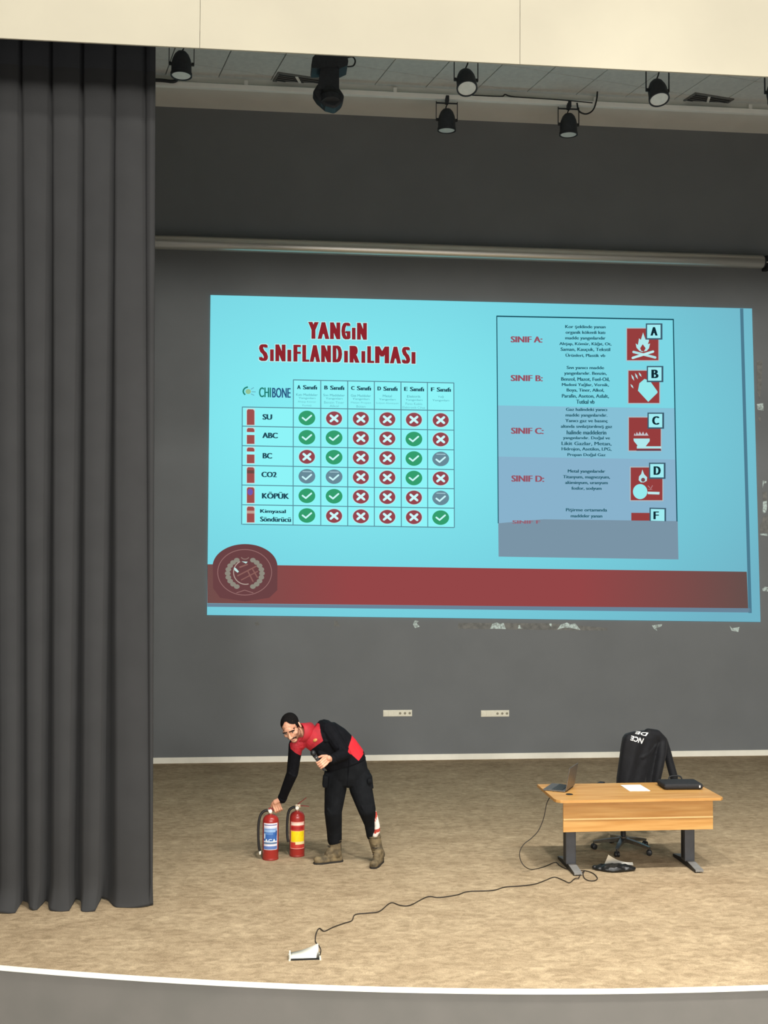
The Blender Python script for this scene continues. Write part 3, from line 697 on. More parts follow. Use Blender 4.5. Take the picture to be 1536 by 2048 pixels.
# moving head lamp
def moving_head():
    c = wl(657, 130, YF); t = thing('moving_head_lamp', 'bulky black moving head lamp hanging from the ceiling', 'lamp', (c.x, YF, zf_-.04))
    P = lambda zx, zy: wl(300+zx/2.4, 70+zy/2.4, YF)
    def pz(zx, zy, dy=0): q = P(zx, zy); return Vector((q.x, YF+dy, q.z))
    b = MB()
    prof = [(772, 168), (778, 132), (800, 108), (940, 104), (948, 150), (945, 168), (905, 186), (900, 172), (800, 182), (775, 182)]
    b.prism([pz(x, y, -.14) for x, y in prof], (0, .28, 0)); o = b.build('base', m_blackm, t, world=True); fix_normals(o)
    MB().box(pz(830, 42), (.08, .07, .40), bev=.01).build('hook_clamp', m_blackm, t, world=True)
    MB().box(pz(905, 45), (.05, .07, .38), bev=.01).build('hook_clamp', m_blackm, t, world=True)
    MB().tube([pz(940, 110), pz(972, 105), pz(985, 125), pz(975, 148), pz(948, 152)], .01, 8, 6).build('power_lead', m_black, t, True, True)
    y = MB(); y.prism([pz(x, yy, -.12) for x, yy in ((818, 175), (905, 172), (905, 280), (800, 280))], (0, .05, 0))
    y.prism([pz(x, yy, .07) for x, yy in ((818, 175), (905, 172), (905, 280), (800, 280))], (0, .05, 0)); fix_normals(y.build('yoke', m_blackm, t, world=True))
    a, e = pz(858, 195), pz(855, 318); ax = (e-a).normalized()
    ax2 = (pz(868, 330)-pz(858, 200)); ax2 = Vector((ax2.x, -.10, ax2.z)).normalized()
    Rm = ax2.to_track_quat('-Z', 'Y').to_matrix()
    h = MB().lathe([(.085, .27), (.10, .26), (.108, .10), (.11, 0), (.125, -.06), (.135, -.12), (.12, -.20), (.10, -.205)], pz(860, 262), 28, Rm)
    h2 = h.build('head', m_blackm, t, world=True); autosmooth(h2, 50)
    fr = MB().lathe([(.137, -.10), (.137, -.13)], pz(860, 262), 28, Rm).build('head_collar', m_black, t, world=True)
    # knee of the head: two offset lobes seen from below
    k = MB(); k.prism([pz(x, yy, -.1) for x, yy in ((805, 245), (905, 265), (931, 305), (920, 340), (886, 368), (840, 355), (800, 320), (779, 288))], (0, .2, 0)); o = k.build('lamp_shroud', m_blackm, t, world=True); fix_normals(o)
    bv = o.modifiers.new('b', 'BEVEL'); bv.width = .03; bv.segments = 3
moving_head()
# air vents in the ceiling
m_vent = pmat('grey_vent_metal', (118, 118, 114), (108, 108, 105), 10, .6); m_ventd = pmat('dark_vent_gap', (46, 47, 48), None, 10, .8)
def vent(px0, py0, px1, py1, label):
    z = ZC+.072; a, b = hl(px0, py0, z), hl(px1, py1, z); c = (a+b)/2
    t = thing('air_vent', label, 'vent', (c.x, c.y, z), ta, 'ceiling air vents'); W = abs(px1-px0)/F_PX*15.9; D = max(.3, abs(a.y-b.y))
    MB().box((0, 0, .004), (W, D, .02)).build('backing', m_ventd, t)
    fr = MB(); 
    for s in (-1, 1): fr.box((s*W/2, 0, -.006), (.03, D+.03, .02)); fr.box((0, s*D/2, -.006), (W, .03, .02))
    fr.build('frame', m_vent, t); MB().box((0, 0, -.01), (.035, D, .02), Matrix.Rotation(-.5, 3, 'Z')).build('divider', m_bar, t)
    for k in range(5): MB().box((0, -D/2+D*(k+.5)/5, -.006), (W-.05, .03, .008), Matrix.Rotation(.5, 3, 'X')).build('slat', m_vent, t)
vent(550, 152, 645, 168, 'dark air vent in the ceiling left of the moving head lamp')
vent(1370, 192, 1462, 207, 'dark air vent in the ceiling at the right end')

# ------------------------------------------------------------------ desk
Z4 = lambda x, y: (1010+x/3.339, 1440+y/3.339)
m_wood = pmat('honey_oak_laminate', (202, 156, 92), (178, 126, 62), 3.2, .42, bump=.03, stretch=(.6, 7, 9), detail=6, ramp=(.3, .7))
m_wood2 = pmat('honey_oak_edge', (198, 148, 84), (182, 132, 68), 3, .45, stretch=(1, 7, 7))
m_wood3 = pmat('pale_oak_strip', (240, 202, 140), (232, 192, 128), 3, .4, stretch=(1, 7, 7))
m_leg = pmat('slate_grey_metal', (76, 78, 83), (70, 72, 77), 10, .45, .3)
m_legt = pmat('pale_grey_foot', (140, 138, 134), (128, 126, 122), 10, .5, .2)
dk = thing('office_desk', 'honey oak office desk with slate metal legs', 'desk', (3.605, 11.07, 0))
hw, y0, y1 = .835, -.385, .385; ch = .09
outl = [(-hw+ch, y0), (hw-.03, y0), (hw, y0+.03), (hw, y1), (-hw, y1), (-hw, y0+ch), (-hw+ch*.13, y0+ch*.5), (-hw+ch*.5, y0+ch*.13)]
tp = fix_normals(MB().prism([Vector((x, y, .722)) for x, y in outl], (0, 0, .028)).build('desktop', m_wood, dk))
MB().prism([Vector((x*1.0012, y*1.0026, .7235)) for x, y in outl], (0, 0, .025)).build('edge_band', m_wood2, tp)
gx, gy = hl(*Z4(430, 497), .75).xy
o = MB().lathe([(.034, -.002), (.036, .002), (.033, .004), (.02, .0045)], (gx-3.605, gy-11.07, .75), 20).build('cable_grommet', m_black, dk, True)
pa, pb, pz_ = 2.867-3.605, 4.372-3.605, 10.80-11.07
MB().box(((pa+pb)/2, pz_, .633), (pb-pa, .018, .168)).build('modesty_board', m_wood, dk)
MB().box(((pa+pb)/2, pz_-.004, .5435), (pb-pa, .026, .015), bev=.003).build('board_strip', m_wood3, dk)
MB().box(((pa+pb)/2, pz_, .479), (pb-pa, .018, .116)).build('modesty_board', m_wood, dk)
for x in (3.007-3.605, 4.224-3.605):
    lg = MB().box((x, .01, .385), (.105, .12, .68), bev=.014).build('leg', m_leg, dk)
    MB().box((x-.0535, .01, .385), (.004, .05, .62)).build('cable_channel', m_black, lg)
    ft = MB(); ft.prism([Vector((x-.035, yy, zz)) for yy, zz in ((-.29, .012), (-.29, .03), (-.08, .055), (.10, .055), (.33, .03), (.33, .012))], (.08, 0, 0))
    f_o = fix_normals(ft.build('foot', m_legt, dk))
    MB().prism([Vector((x-.038, yy, zz)) for yy, zz in ((-.285, .004), (-.288, .028), (-.08, .052), (.10, .052), (.328, .028), (.328, .004))], (.006, 0, 0)).build('foot_side', m_black, f_o)
    for yy in (-.26, .30): MB().lathe([(.016, 0), (.016, .013)], (x+.005, yy, 0), 12).build('glide', m_black, f_o)
MB().box((.0, .01, .70), (1.32, .05, .04)).build('cross_beam', m_leg, dk)

# ------------------------------------------------------------------ things on the desk
m_alu = pmat('dull_laptop_aluminium', (128, 124, 118), (116, 112, 107), 30, .4, .7)
m_scr = pmat('dark_laptop_glass', (70, 62, 54), (60, 54, 48), 2, .18, spec=.5)
m_key = pmat('dark_keys', (62, 66, 66), (52, 56, 57), 60, .6)
A = Vector((2.950, 11.03, .75)); B = Vector((3.115, 11.315, .75)); hd = (B-A).normalized(); hl_ = .33
ld = Vector((-hd.y, hd.x, 0))                                  # from the hinge towards the user (left)
lt = thing('laptop', 'open grey laptop turned sideways at the left end of the desk', 'laptop', (A+hd*hl_/2), math.atan2(hd.y, hd.x))
# local x along the hinge, local y towards the user
MB().box((0, .115, .009), (hl_, .225, .014), bev=.004).build('deck', m_alu, lt)
kb = MB().box((0, .09, .0165), (hl_-.04, .11, .002)).build('keyboard_well', m_black, lt)
for r in range(5):
    for c_ in range(12): 
        if r == 0 and c_ == 0: key0 = MB().box((0, 0, 0), (.019, .017, .003)).build('key', m_key, kb); k_ = key0
        else: k_ = bpy.data.objects.new('key', key0.data); COL.objects.link(k_); k_.parent = kb
        k_.location = (-.1315+c_*.0239, .048+r*.021, .0185)
MB().box((0, .185, .0165), (.10, .062, .0015)).build('trackpad', m_alu, lt)
Rl = Matrix.Rotation(math.radians(10), 3, 'X')
ld_ = MB().box(Rl @ Vector((0, 0, .118)) + Vector((0, -.004, .014)), (hl_, .007, .23), Rl, bev=.002).build('lid', m_alu, lt)
MB().box(Rl @ Vector((0, .0045, .120)) + Vector((0, -.004, .014)), (hl_-.014, .002, .206), Rl).build('display', m_scr, ld_)
MB().tube([(-.12, -.002, .012), (.12, -.002, .012)], .006).build('hinge', m_black, lt)
m_paper = pmat('white_paper', (240, 238, 228), (234, 231, 220), 10, .8)
pt = MB()
for k in range(3):
    R = Matrix.Rotation(.012*k-.01, 3, 'Z'); pt.box((0, 0, .0008+.0012*k), (.212, .30, .001), R)
o = pt.build('paper_sheets', m_paper); o.location = (3.718, 11.19, .7502); tag(o, 'thin stack of white paper sheets lying on the desktop', 'paper')
m_nyl = pmat('black_nylon', (28, 29, 32), (20, 21, 23), 60, .75, bump=.15, bscale=200)
bg = thing('laptop_bag', 'flat black laptop bag lying at the right end of the desk', 'bag', (4.185, 11.19, .75), -.04)
bm_ = MB()
prof = [(-.5, .14), (-.49, .5), (-.42, .85), (0, 1), (.42, .80), (.49, .5), (.5, .14)]
bm_.box((0, 0, .034), (.40, .27, .058), bev=.022); bm_.ell((-.02, 0, .055), (.16, .11, .024)); bm_.box((.02, -.03, .058), (.28, .16, .016), bev=.007)
v, f = remesh(bm_, .008, 3); mesh_obj('body', v, f, m_nyl, bg, True)
MB().tube([(-.195, .135, .036), (.195, .135, .036)], .006).build('zip', m_black, bg); MB().tube([(-.2, -.13, .036), (.2, -.13, .036), (.202, .13, .036)], .005).build('zip', m_black, bg)
MB().tube([(-.07, .135, .045), (-.05, .15, .082), (.05, .15, .084), (.07, .135, .045)], .008, 8, 5).build('handle', m_nyl, bg, True)
MB().box((.16, -.140, .036), (.012, .004, .022)).build('zip_pull', m_paper, bg)

# ------------------------------------------------------------------ office chair behind the desk and the jacket over it
m_chrome = pmat('worn_chrome', (150, 146, 138), (128, 125, 118), 12, .28, .9)
m_fab = pmat('black_chair_mesh', (30, 31, 33), (24, 25, 27), 60, .8)
CH = Vector((3.75, 11.68, 0)); chz = math.radians(-36)
och = thing('office_chair', 'black swivel office chair with a chrome star base behind the desk', 'chair', CH, chz)
for k in range(5):
    a = math.radians(14+72*k)-chz+math.radians(154)
    d_ = Vector((math.cos(a), math.sin(a), 0)); n_ = Vector((-d_.y, d_.x, 0))
    sp_ = MB().loft([[d_*r+n_*w_+Vector((0, 0, z)), d_*r-n_*w_+Vector((0, 0, z)), d_*r-n_*w_*.8+Vector((0, 0, z-t_)), d_*r+n_*w_*.8+Vector((0, 0, z-t_))] for r, w_, z, t_ in ((.03, .026, .135, .045), (.18, .022, .115, .035), (.31, .017, .088, .025))])
    s_o = fix_normals(sp_.build('base_spoke', m_chrome, och))
    p = d_*.305
    w_o = MB().lathe([(.022, -.026), (.029, -.022), (.029, -.006), (.02, -.004), (.02, .004), (.029, .006), (.029, .022), (.022, .026)], p+Vector((0, 0, .030)), 16, Matrix.Rotation(a+.5, 3, 'Z') @ Matrix.Rotation(math.pi/2, 3, 'X')).build('caster', m_black, och, True)
    MB().tube([p+Vector((0, 0, .045)), p+Vector((0, 0, .082))], .009).build('caster_stem', m_black, w_o)
MB().lathe([(.04, .085), (.042, .10), (.038, .145), (.03, .15)], (0, 0, 0), 20).build('hub', m_chrome, och, True)
MB().lathe([(.027, .14), (.027, .30), (.016, .31), (.016, .44)], (0, 0, 0), 16).build('gas_lift', m_black, och)
st = MB().box((0, 0, .475), (.47, .46, .075), bev=.03).build('seat', m_fab, och); autosmooth(st)
MB().box((0, 0, .43), (.2, .22, .03)).build('seat_plate', m_black, och)
MB().tube([(0, .18, .43), (0, .33, .45), (0, .355, .56), (0, .335, .75)], .02, 8, 6).build('back_post', m_black, och, True)
bk_ = MB().box((.03, .295, .86), (.27, .04, .48), Matrix.Rotation(-.10, 3, 'X'), bev=.018).build('backrest', m_fab, och); autosmooth(bk_)
for s in (-1, 1):
    MB().tube([(s*.22, .10, .45), (s*.27, .10, .50), (s*.275, .06, .64)], .014, 8, 5).build('armrest_post', m_black, och, True)
    MB().box((s*.275, .02, .655), (.06, .24, .025), bev=.01).build('armrest', m_black, och)
# jacket hung over the backrest
m_jkt = pmat('black_softshell', (19, 20, 24), (14, 15, 18), 12, .7, spec=.25, bump=.12, bscale=40, sheen=.05)
Z3 = lambda x, y: (1200+x/9.6, 1450+y/9.6)
YJ = 11.90
def j3(x, y, dy=0): p = wl(*Z3(x, y), YJ+dy); return p
jm = MB()
secs = ((1130, 300, 1110), (1000, 305, 1100), (850, 325, 1110), (650, 350, 1120), (450, 372, 1150), (300, 395, 1180), (220, 415, 1165), (160, 455, 1120), (128, 540, 1040), (112, 640, 960))
rings = []
for y, xa, xb_ in secs:
    c0 = j3((xa+xb_)/2, y); hwid = (j3(xb_, y).x-j3(xa, y).x)/2; dp = .115 if y > 180 else (.085 if y > 130 else .05)
    ring = []
    for k in range(36):
        t = 2*math.pi*k/36; cx_ = abs(math.cos(t))**.75*math.copysign(1, math.cos(t)); sy_ = abs(math.sin(t))**.8*math.copysign(1, math.sin(t))
        wv = .010*math.sin(cx_*9+y*.004) * min(1, y/500)
        ring.append(c0+Vector((cx_*hwid, sy_*dp+wv+.10*cx_*.5, 0)))
    rings.append(ring)
jm.loft(rings)
jm.chain([j3(930, 160, -.02), j3(1080, 190, .0), j3(1190, 300, .01), j3(1185, 560, -.06), j3(1130, 850, -.09), j3(1080, 1110, -.10)], [.055, .06, .058, .05, .046, .042])       # sleeve in front
jm.chain([j3(1040, 170, .08), j3(1210, 300, .10), j3(1290, 500, .09), j3(1340, 720, .08), j3(1420, 1010, .06)], [.05, .05, .042, .045, .046])                              # sleeve behind
jm.chain([j3(500, 520, -.075), j3(640, 590, -.095), j3(820, 620, -.10), j3(960, 520, -.085), j3(1080, 380, -.07)], [.012, .02, .022, .02, .012])                           # hanging fold
jm.chain([j3(560, 640, -.085), j3(570, 850, -.10), j3(560, 1080, -.10)], [.014, .02, .022])
jm.chain([j3(760, 680, -.085), j3(800, 1080, -.10)], [.014, .02])
v, f = remesh(jm, .009, 5)
jz = min(p.z for p in v)
jk = thing('draped_jacket', 'black jacket with white back lettering hung over the office chair', 'jacket', (4.0, YJ, jz))
jo = mesh_obj('jacket_shell', v, f, m_jkt, jk, True, world=True)
bvh = BVHTree.FromPolygons(v, f)
m_let = pmat('white_print', (232, 232, 228), (222, 222, 218), 40, .7)
def jacket_text(body, quad):       # quad: picture corners (reading direction) bottom-left, bottom-right, top-right, top-left
    tv, tf = text2d(body, .025); q = [Vector(p) for p in quad]; out = []
    bm = bmesh.new(); vs = [bm.verts.new((a, b, 0)) for a, b in tv]
    for p in tf:
        try: bm.faces.new([vs[i] for i in p])
        except ValueError: pass
    bmesh.ops.triangulate(bm, faces=bm.faces[:]); bmesh.ops.subdivide_edges(bm, edges=bm.edges[:], cuts=2, use_grid_fill=True)
    bm.verts.index_update(); pts = []
    for p in bm.verts:
        u, t = p.co.x, p.co.y; e = (q[0]*(1-u)+q[1]*u)*(1-t)+(q[3]*(1-u)+q[2]*u)*t
        w_ = j3(e.x, e.y, -.4); hit = bvh.ray_cast(w_, (j3(e.x, e.y, .2)-w_).normalized())
        pts.append((hit[0]-Vector((0, .005, -.002))) if hit[0] else j3(e.x, e.y, .0))
    fs = [tuple(x.index for x in p.verts) for p in bm.faces]; bm.free()
    mesh_obj('back_lettering', pts, fs, m_let, jo, world=True)
jacket_text('NCE', [(845, 262), (600, 204), (578, 292), (800, 366)])
jacket_text('DE', [(930, 150), (690, 118), (668, 168), (880, 216)])

# ------------------------------------------------------------------ floor things: plastic bag, paper, cable, floor box
m_poly = pmat('glossy_black_plastic_film', (22, 23, 23), (14, 15, 15), 14, .42, bump=.5, bscale=26)
pb_ = MB(); base_p = Vector((3.415, 10.955, 0))
for dx, dy, rx_, ry_, rz_ in ((-.09, .02, .11, .075, .040), (0, -.015, .15, .095, .058), (.10, -.02, .10, .07, .045), (.04, .045, .14, .06, .04), (.16, -.035, .06, .05, .026), (-.16, .03, .05, .04, .03)):
    pb_.ell((base_p.x+dx, base_p.y+dy, .022), (rx_, ry_, rz_*.72))
pb_.chain([base_p+Vector((-.14, .02, .03)), base_p+Vector((-.02, -.03, .052)), base_p+Vector((.10, -.01, .04))], [.012, .014, .012])
v, f = remesh(pb_, .007, 9)
v = [Vector((p.x, p.y, max(.002, p.z)))+Vector((0, 0, (.004*math.sin(p.x*43+p.y*71)+.0025*math.sin(p.x*97-p.y*53+1)+.002*math.sin(p.x*20+p.y*150))*(1 if p.z > .02 else 0))) for p in v]
o = mesh_obj('plastic_bag', v, f, m_poly, None, True); tag(o, 'crumpled black plastic bag on the carpet under the desk', 'bag')
pv = []; pf = []; nx_, ny_ = 12, 6
pc = [hl(*Z4(665, 960), .06), hl(*Z4(855, 968), .02), Vector((3.66, 11.12, .03)), hl(*Z4(690, 900), .19)]
for sgn in (0, .0015):
    for i in range(nx_+1):
        for j in range(ny_+1):
            u, t = i/nx_, j/ny_; p = (pc[0]*(1-u)+pc[1]*u)*(1-t)+(pc[3]*(1-u)+pc[2]*u)*t
            pv.append(p+Vector((0, .02*math.sin(u*4), -.03*math.sin(math.pi*u)*(t)+sgn+.0)))
nn = (nx_+1)*(ny_+1)
for s in (0, nn):
    for i in range(nx_):
        for j in range(ny_): a = s+i*(ny_+1)+j; pf.append((a, a+1, a+ny_+2, a+ny_+1))
o = mesh_obj('crumpled_paper', pv, pf, m_paper, None, True); tag(o, 'loose white paper curling up behind the black plastic bag', 'paper')
# cable from the laptop to the floor box
cab = []
hang = ((345, 478), (330, 486), (300, 515), (278, 560), (262, 640), (242, 700), (215, 750), (170, 795), (130, 825), (105, 862), (97, 900), (108, 945), (135, 980))
for i, (x, y) in enumerate(hang):
    cab.append(wl(*Z4(x, y), 11.12-.20*i/len(hang)))
cab[0] = Vector((cab[0].x, cab[0].y, .762)); cab[1] = Vector((cab[1].x-.01, cab[1].y-.01, .757))
flo = [Z4(*p) for p in ((180, 998), (260, 980), (335, 950), (365, 972), (400, 990), (440, 1000), (490, 1003), (545, 1008), (590, 1025), (617, 1055), (600, 1072), (560, 1072), (530, 1055), (522, 1025), (532, 1004), (505, 1030), (490, 1055), (465, 1060), (430, 1086), (390, 1070), (330, 1049), (270, 1070), (200, 1095), (100, 1108), (0, 1115))]
ZB2 = lambda x, y: (560+x/2.2588, 1740+y/2.2588)
flo += [ZB2(*p) for p in ((960, 92), (850, 97), (800, 112), (720, 124), (665, 121), (590, 158), (545, 160), (500, 148), (450, 186), (400, 194), (340, 201), (325, 228), (290, 240), (240, 258), (200, 276), (178, 263), (164, 285), (160, 320), (168, 335))]
cab += [hl(x, y, .007+(.006 if 12 < i < 17 else 0)) for i, (x, y) in enumerate(flo)]
fb_x = hl(610, 1915, 0)
cab += [hl(638, 1892, .06), hl(641.5, 1900, .06), hl(640, 1910, .01), Vector((hl(637, 1916).x, hl(637, 1916).y, -.05))]
m_cord = pmat('dark_brown_cord', (46, 36, 26), (36, 28, 20), 30, .6)
o = MB().tube(cab, .0045, 6, 5).build('power_cable', m_cord, None, True); tag(o, 'thin dark cable running from the laptop across the carpet to the floor box', 'cable')
# floor box
fa, fb2 = hl(580, 1922), hl(640, 1922); bx_c = Vector(((fa.x+fb2.x)/2, fa.y+.075, 0)); bw = fb2.x-fa.x
fx = thing('floor_box', 'open floor socket box with a raised cream lid', 'socket', bx_c)
m_hole = pmat('dark_box_inside', (18, 15, 10), None, 10, .9)
MB().box((0, 0, .001), (bw, .14, .003)).build('well', m_hole, fx)
fr = MB()
for s in (-1, 1): fr.box((s*(bw/2+.004), 0, .003), (.012, .16, .008)); 
fr.box((0, .074, .003), (bw+.02, .012, .008)); fr.build('frame', m_sock, fx)
lv = []; lf = []
for i in range(13):                       # lid flap, warped up towards the cable side
    u = i/12
    for t in (0, 1):
        hgt = (.010+.012*u+.052*u**1.8)
        p = Vector((-bw/2+.004+u*(bw-.012), -.042+t*(.10+.0*u), .006+t*hgt)); lv += [p, p+Vector((0, .003, .002))]
for i in range(12):
    a = i*4
    lf += [(a, a+4, a+6, a+2), (a+1, a+3, a+7, a+5), (a+2, a+6, a+7, a+3), (a, a+1, a+5, a+4)]
lf += [(0, 2, 3, 1), (48, 49, 51, 50)]
fix_normals(mesh_obj('lid', lv, lf, m_white, fx, True))
MB().box((-bw/2+.0, -.02, .022), (.012, .10, .045), bev=.003).build('hinge_block', m_sock, fx)

# ------------------------------------------------------------------ fire extinguishers
m_red = pmat('red_gloss_enamel', (160, 46, 40), (150, 40, 35), 3, .28)
m_redl = pmat('red_lever_paint', (150, 44, 34), (132, 38, 30), 20, .5)
m_rub = pmat('black_rubber_hose', (26, 22, 22), (20, 18, 18), 30, .6)
m_brass = pmat('pale_valve_metal', (206, 186, 160), (186, 164, 138), 20, .35, .5)
pc_ = {}
def pcol(c):
    if c not in pc_: pc_[c] = pmat('label_print_%d_%d_%d' % c, c, None, 40, .45)
    return pc_[c]
def curved(r, a0, a1, z0, z1, n=16, th=.0008, bend=0):
    v = []; f = []
    for i in range(n+1):
        a = a0+(a1-a0)*i/n
        for rr in (r, r+th):
            for z in (z0, z1): v.append(Vector((rr*math.sin(a), -rr*math.cos(a), z)))
    for i in range(n):
        b = i*4; f += [(b+2, b+6, b+7, b+3), (b+1, b+3, b+7, b+5), (b, b+4, b+6, b+2), (b, b+1, b+5, b+4)]
    f += [(0, 2, 3, 1), (n*4, n*4+1, n*4+3, n*4+2)]
    m = MB(); m.v = v; m.f = f; return m
def extinguisher(base, Rr, Hb, label, prints, rz, hose, open_lever, tip):
    t = thing('fire_extinguisher', label, 'extinguisher', base, rz, 'fire extinguishers beside the man')
    prof = [(Rr*.86, 0), (Rr*.97, .004), (Rr*.985, .014), (Rr*.985, .028), (Rr, .032), (Rr, Hb-.075)]
    for k in range(1, 9):
        a = math.pi/2*k/8; prof.append((max(.02, Rr*math.cos(a)**.8), Hb-.075+.07*math.sin(a)))
    prof += [(.02, Hb+.01)]
    autosmooth(MB().lathe(prof, (0, 0, 0), 40).build('cylinder', m_red, t), 50)
    MB().lathe([(Rr*.99, 0), (Rr*1.0, .003), (Rr*1.0, .018), (Rr*.98, .02)], (0, 0, 0), 40).build('foot_ring', m_redl, t, True)
    nk = MB().lathe([(.022, Hb), (.024, Hb+.006), (.024, Hb+.016), (.019, Hb+.02), (.019, Hb+.045), (.014, Hb+.05)], (0, 0, 0), 18).build('valve', m_brass, t); autosmooth(nk)
    MB().box((.005, 0, Hb+.045), (.055, .026, .034), bev=.005).build('valve_head', m_brass if open_lever else m_redl, nk)
    g = MB().lathe([(.017, 0), (.019, .004), (.019, .012), (.016, .014)], (-.004, -.014, Hb+.03), 18, Matrix.Rotation(math.pi/2, 3, 'X')).build('pressure_gauge', m_paper, t)
    lw = MB(); lw.loft([[Vector((x, s*w_, z)) for s, z in ((-1, zz), (1, zz), (1, zz+.006), (-1, zz+.006))] for x, zz, w_ in ((0, Hb+.048, .012), (.05, Hb+.045, .011), (.12, Hb+.036, .009))]); fix_normals(lw.build('carry_handle', m_redl, t))
    an = math.radians(36 if open_lever else 20); c_, s_ = math.cos(an), math.sin(an)
    lv_ = MB(); lv_.loft([[Vector((x*c_, s*w_, Hb+.058+x*s_+dz)) for s, dz in ((-1, 0), (1, 0), (1, .006), (-1, .006))] for x, w_ in ((-.01, .011), (.06, .011), (.115, .008))]); fix_normals(lv_.build('squeeze_lever', m_redl, t))
    hs = MB().tube([(-.016, 0, Hb+.034), (-.03, 0, Hb+.034)], .011).build('hose_ferrule', m_paper if tip else m_brass, t)
    h_ = MB().tube([Vector(p) for p in hose], .0135, 10, 8).build('hose', m_rub, t, True)
    if tip: MB().lathe([(.008, 0), (.011, .01), (.0115, .04), (.008, .045)], Vector(hose[-1])-Vector((0, 0, .04)), 12).build('nozzle', m_paper, t, True)
    lab = None
    for k, (a0, a1, z0, z1, c) in enumerate(prints):
        cv_ = curved(Rr+.0004+.0005*k, a0, a1, z0, z1)
        if k == 0: lab = cv_.build('label', pcol(c), t)
        else: cv_.build('label_print', pcol(c), lab)
    return t, lab
W_ = (238, 232, 240); BL = (56, 104, 176); LB = (150, 184, 224)
e1 = hl(540, 1722); e1 = Vector((e1.x+.004, e1.y+.085, 0))
x1, xlab = .082, 1.02
t1, lab1 = extinguisher(e1, .082, .455, 'red fire extinguisher with a blue and white label, held by the man',
    [(-.95, .95, .108, .375, W_), (-.88, .84, .352, .362, (112, 110, 160)), (-.90, .84, .318, .332, (190, 206, 232)), (-.90, .84, .196, .318, BL), (-.90, .84, .286, .312, LB), (-.9, .3, .262, .280, (96, 142, 204)),
     (-.9, -.68, .22, .27, (200, 222, 240)), (-.88, .84, .168, .184, (92, 124, 160)), (-.90, .84, .116, .146, (92, 122, 184)), (.62, .82, .25, .30, (44, 84, 150))], 0,
    [(-.028, 0, .489), (-.055, 0, .487), (-.092, 0, .462), (-.114, -.004, .41), (-.124, -.008, .33), (-.124, -.01, .22), (-.116, -.012, .12), (-.106, -.01, .085)], False, True)
for k, (a, s) in enumerate(((-.5, 'A'), (-.05, 'C'), (.42, 'A'))):   # white lettering on the blue field
    tv, tf = text2d(s, .03); r_ = .082+.0062
    mesh_obj('label_lettering', [Vector((r_*math.sin(a+(u-.5)*.42), -r_*math.cos(a+(u-.5)*.42), .188+t_*.032)) for u, t_ in tv], tf, pcol((225, 240, 246)), lab1)
e2 = hl(594, 1715); e2 = Vector((e2.x+.002, e2.y+.08, 0))
t2, lab2 = extinguisher(e2, .078, .46, 'red fire extinguisher with a yellow label, standing nearer the man\'s boots',
    [(-1.05, 1.05, .085, .36, (196, 58, 48)), (-1.02, 1.02, .320, .358, (232, 178, 164)), (-.85, .8, .327, .345, (244, 222, 206)), (-1.0, 1.0, .150, .268, (238, 190, 110)), (-.92, .92, .158, .262, (250, 220, 20)),
     (-.3, 1.0, .130, .158, (246, 226, 168)), (-1.0, 1.0, .085, .092, (232, 150, 136)), (-1.04, -1.0, .085, .33, (226, 150, 140)), (1.0, 1.04, .085, .33, (226, 150, 140)), (-.9, .7, .285, .312, (168, 34, 34))], .05,
    [(-.02, 0, .494), (-.05, 0, .49), (-.082, 0, .465), (-.1, -.004, .40), (-.105, -.01, .30), (-.102, -.015, .20), (-.092, -.018, .145)], True, False)

# ------------------------------------------------------------------ the man
Z1 = lambda x, y: (480+x/4.042, 1400+y/4.042)
def pp(x, y, Y): return wl(*Z1(x, y), Y)
m_skin = pmat('warm_skin', (224, 172, 142), (206, 148, 120), 18, .5, spec=.35)
m_hair = pmat('short_black_hair', (20, 17, 16), (12, 10, 10), 120, .85, bump=.4, bscale=300, spec=.15)
m_stub = pmat('dark_stubble_skin', (164, 118, 94), (138, 96, 76), 150, .65)
m_stache = pmat('dark_brown_moustache', (62, 38, 26), (44, 26, 18), 150, .7)
m_eye = pmat('eye_white', (210, 200, 192), None, 10, .3); m_iris = pmat('dark_iris', (34, 22, 16), None, 10, .3)
m_jblk = pmat('black_jacket_fleece', (15, 16, 21), (10, 11, 15), 25, .85, spec=.15, bump=.2, bscale=40)
m_jred = pmat('crimson_jacket_panel', (182, 30, 44), (160, 24, 38), 14, .7, bump=.2, bscale=40)
m_jred2 = pmat('bright_red_panel', (212, 32, 46), (196, 26, 40), 14, .7, bump=.15, bscale=40)
m_pant = pmat('black_cargo_cloth', (20, 22, 25), (14, 16, 19), 12, .85, spec=.15, bump=.3, bscale=22)
m_boot = pmat('mottled_olive_suede', (122, 106, 76), (70, 60, 42), 16, .8, bump=.2, bscale=60)
m_sole = pmat('dark_boot_sole', (36, 32, 26), (28, 25, 20), 20, .8)
man = thing('person', 'man in a black and red jacket bending down to grip an extinguisher', 'person', (.85, 11.42, 0))
HS = 1.13
HM = (Matrix.Rotation(math.radians(-27), 3, 'Y') @ Matrix.Rotation(math.radians(24), 3, 'X') @ Matrix.Rotation(math.radians(-24), 3, 'Z'))
HC = pp(415, 222, 11.27)
def hp(x, y, z): return HC+HM @ (Vector((x, y, z))*HS)
def hloc(p): return (HM.transposed() @ (p-HC))/HS
bd = MB()
def he(c, r, rot=None): bd.ell(hp(*c), tuple(v*HS for v in r), HM @ rot if rot else HM, 20)
he((0, .012, .042), (.074, .094, .080)); he((0, -.03, -.025), (.060, .062, .088)); he((0, -.062, -.092), (.028, .024, .022))
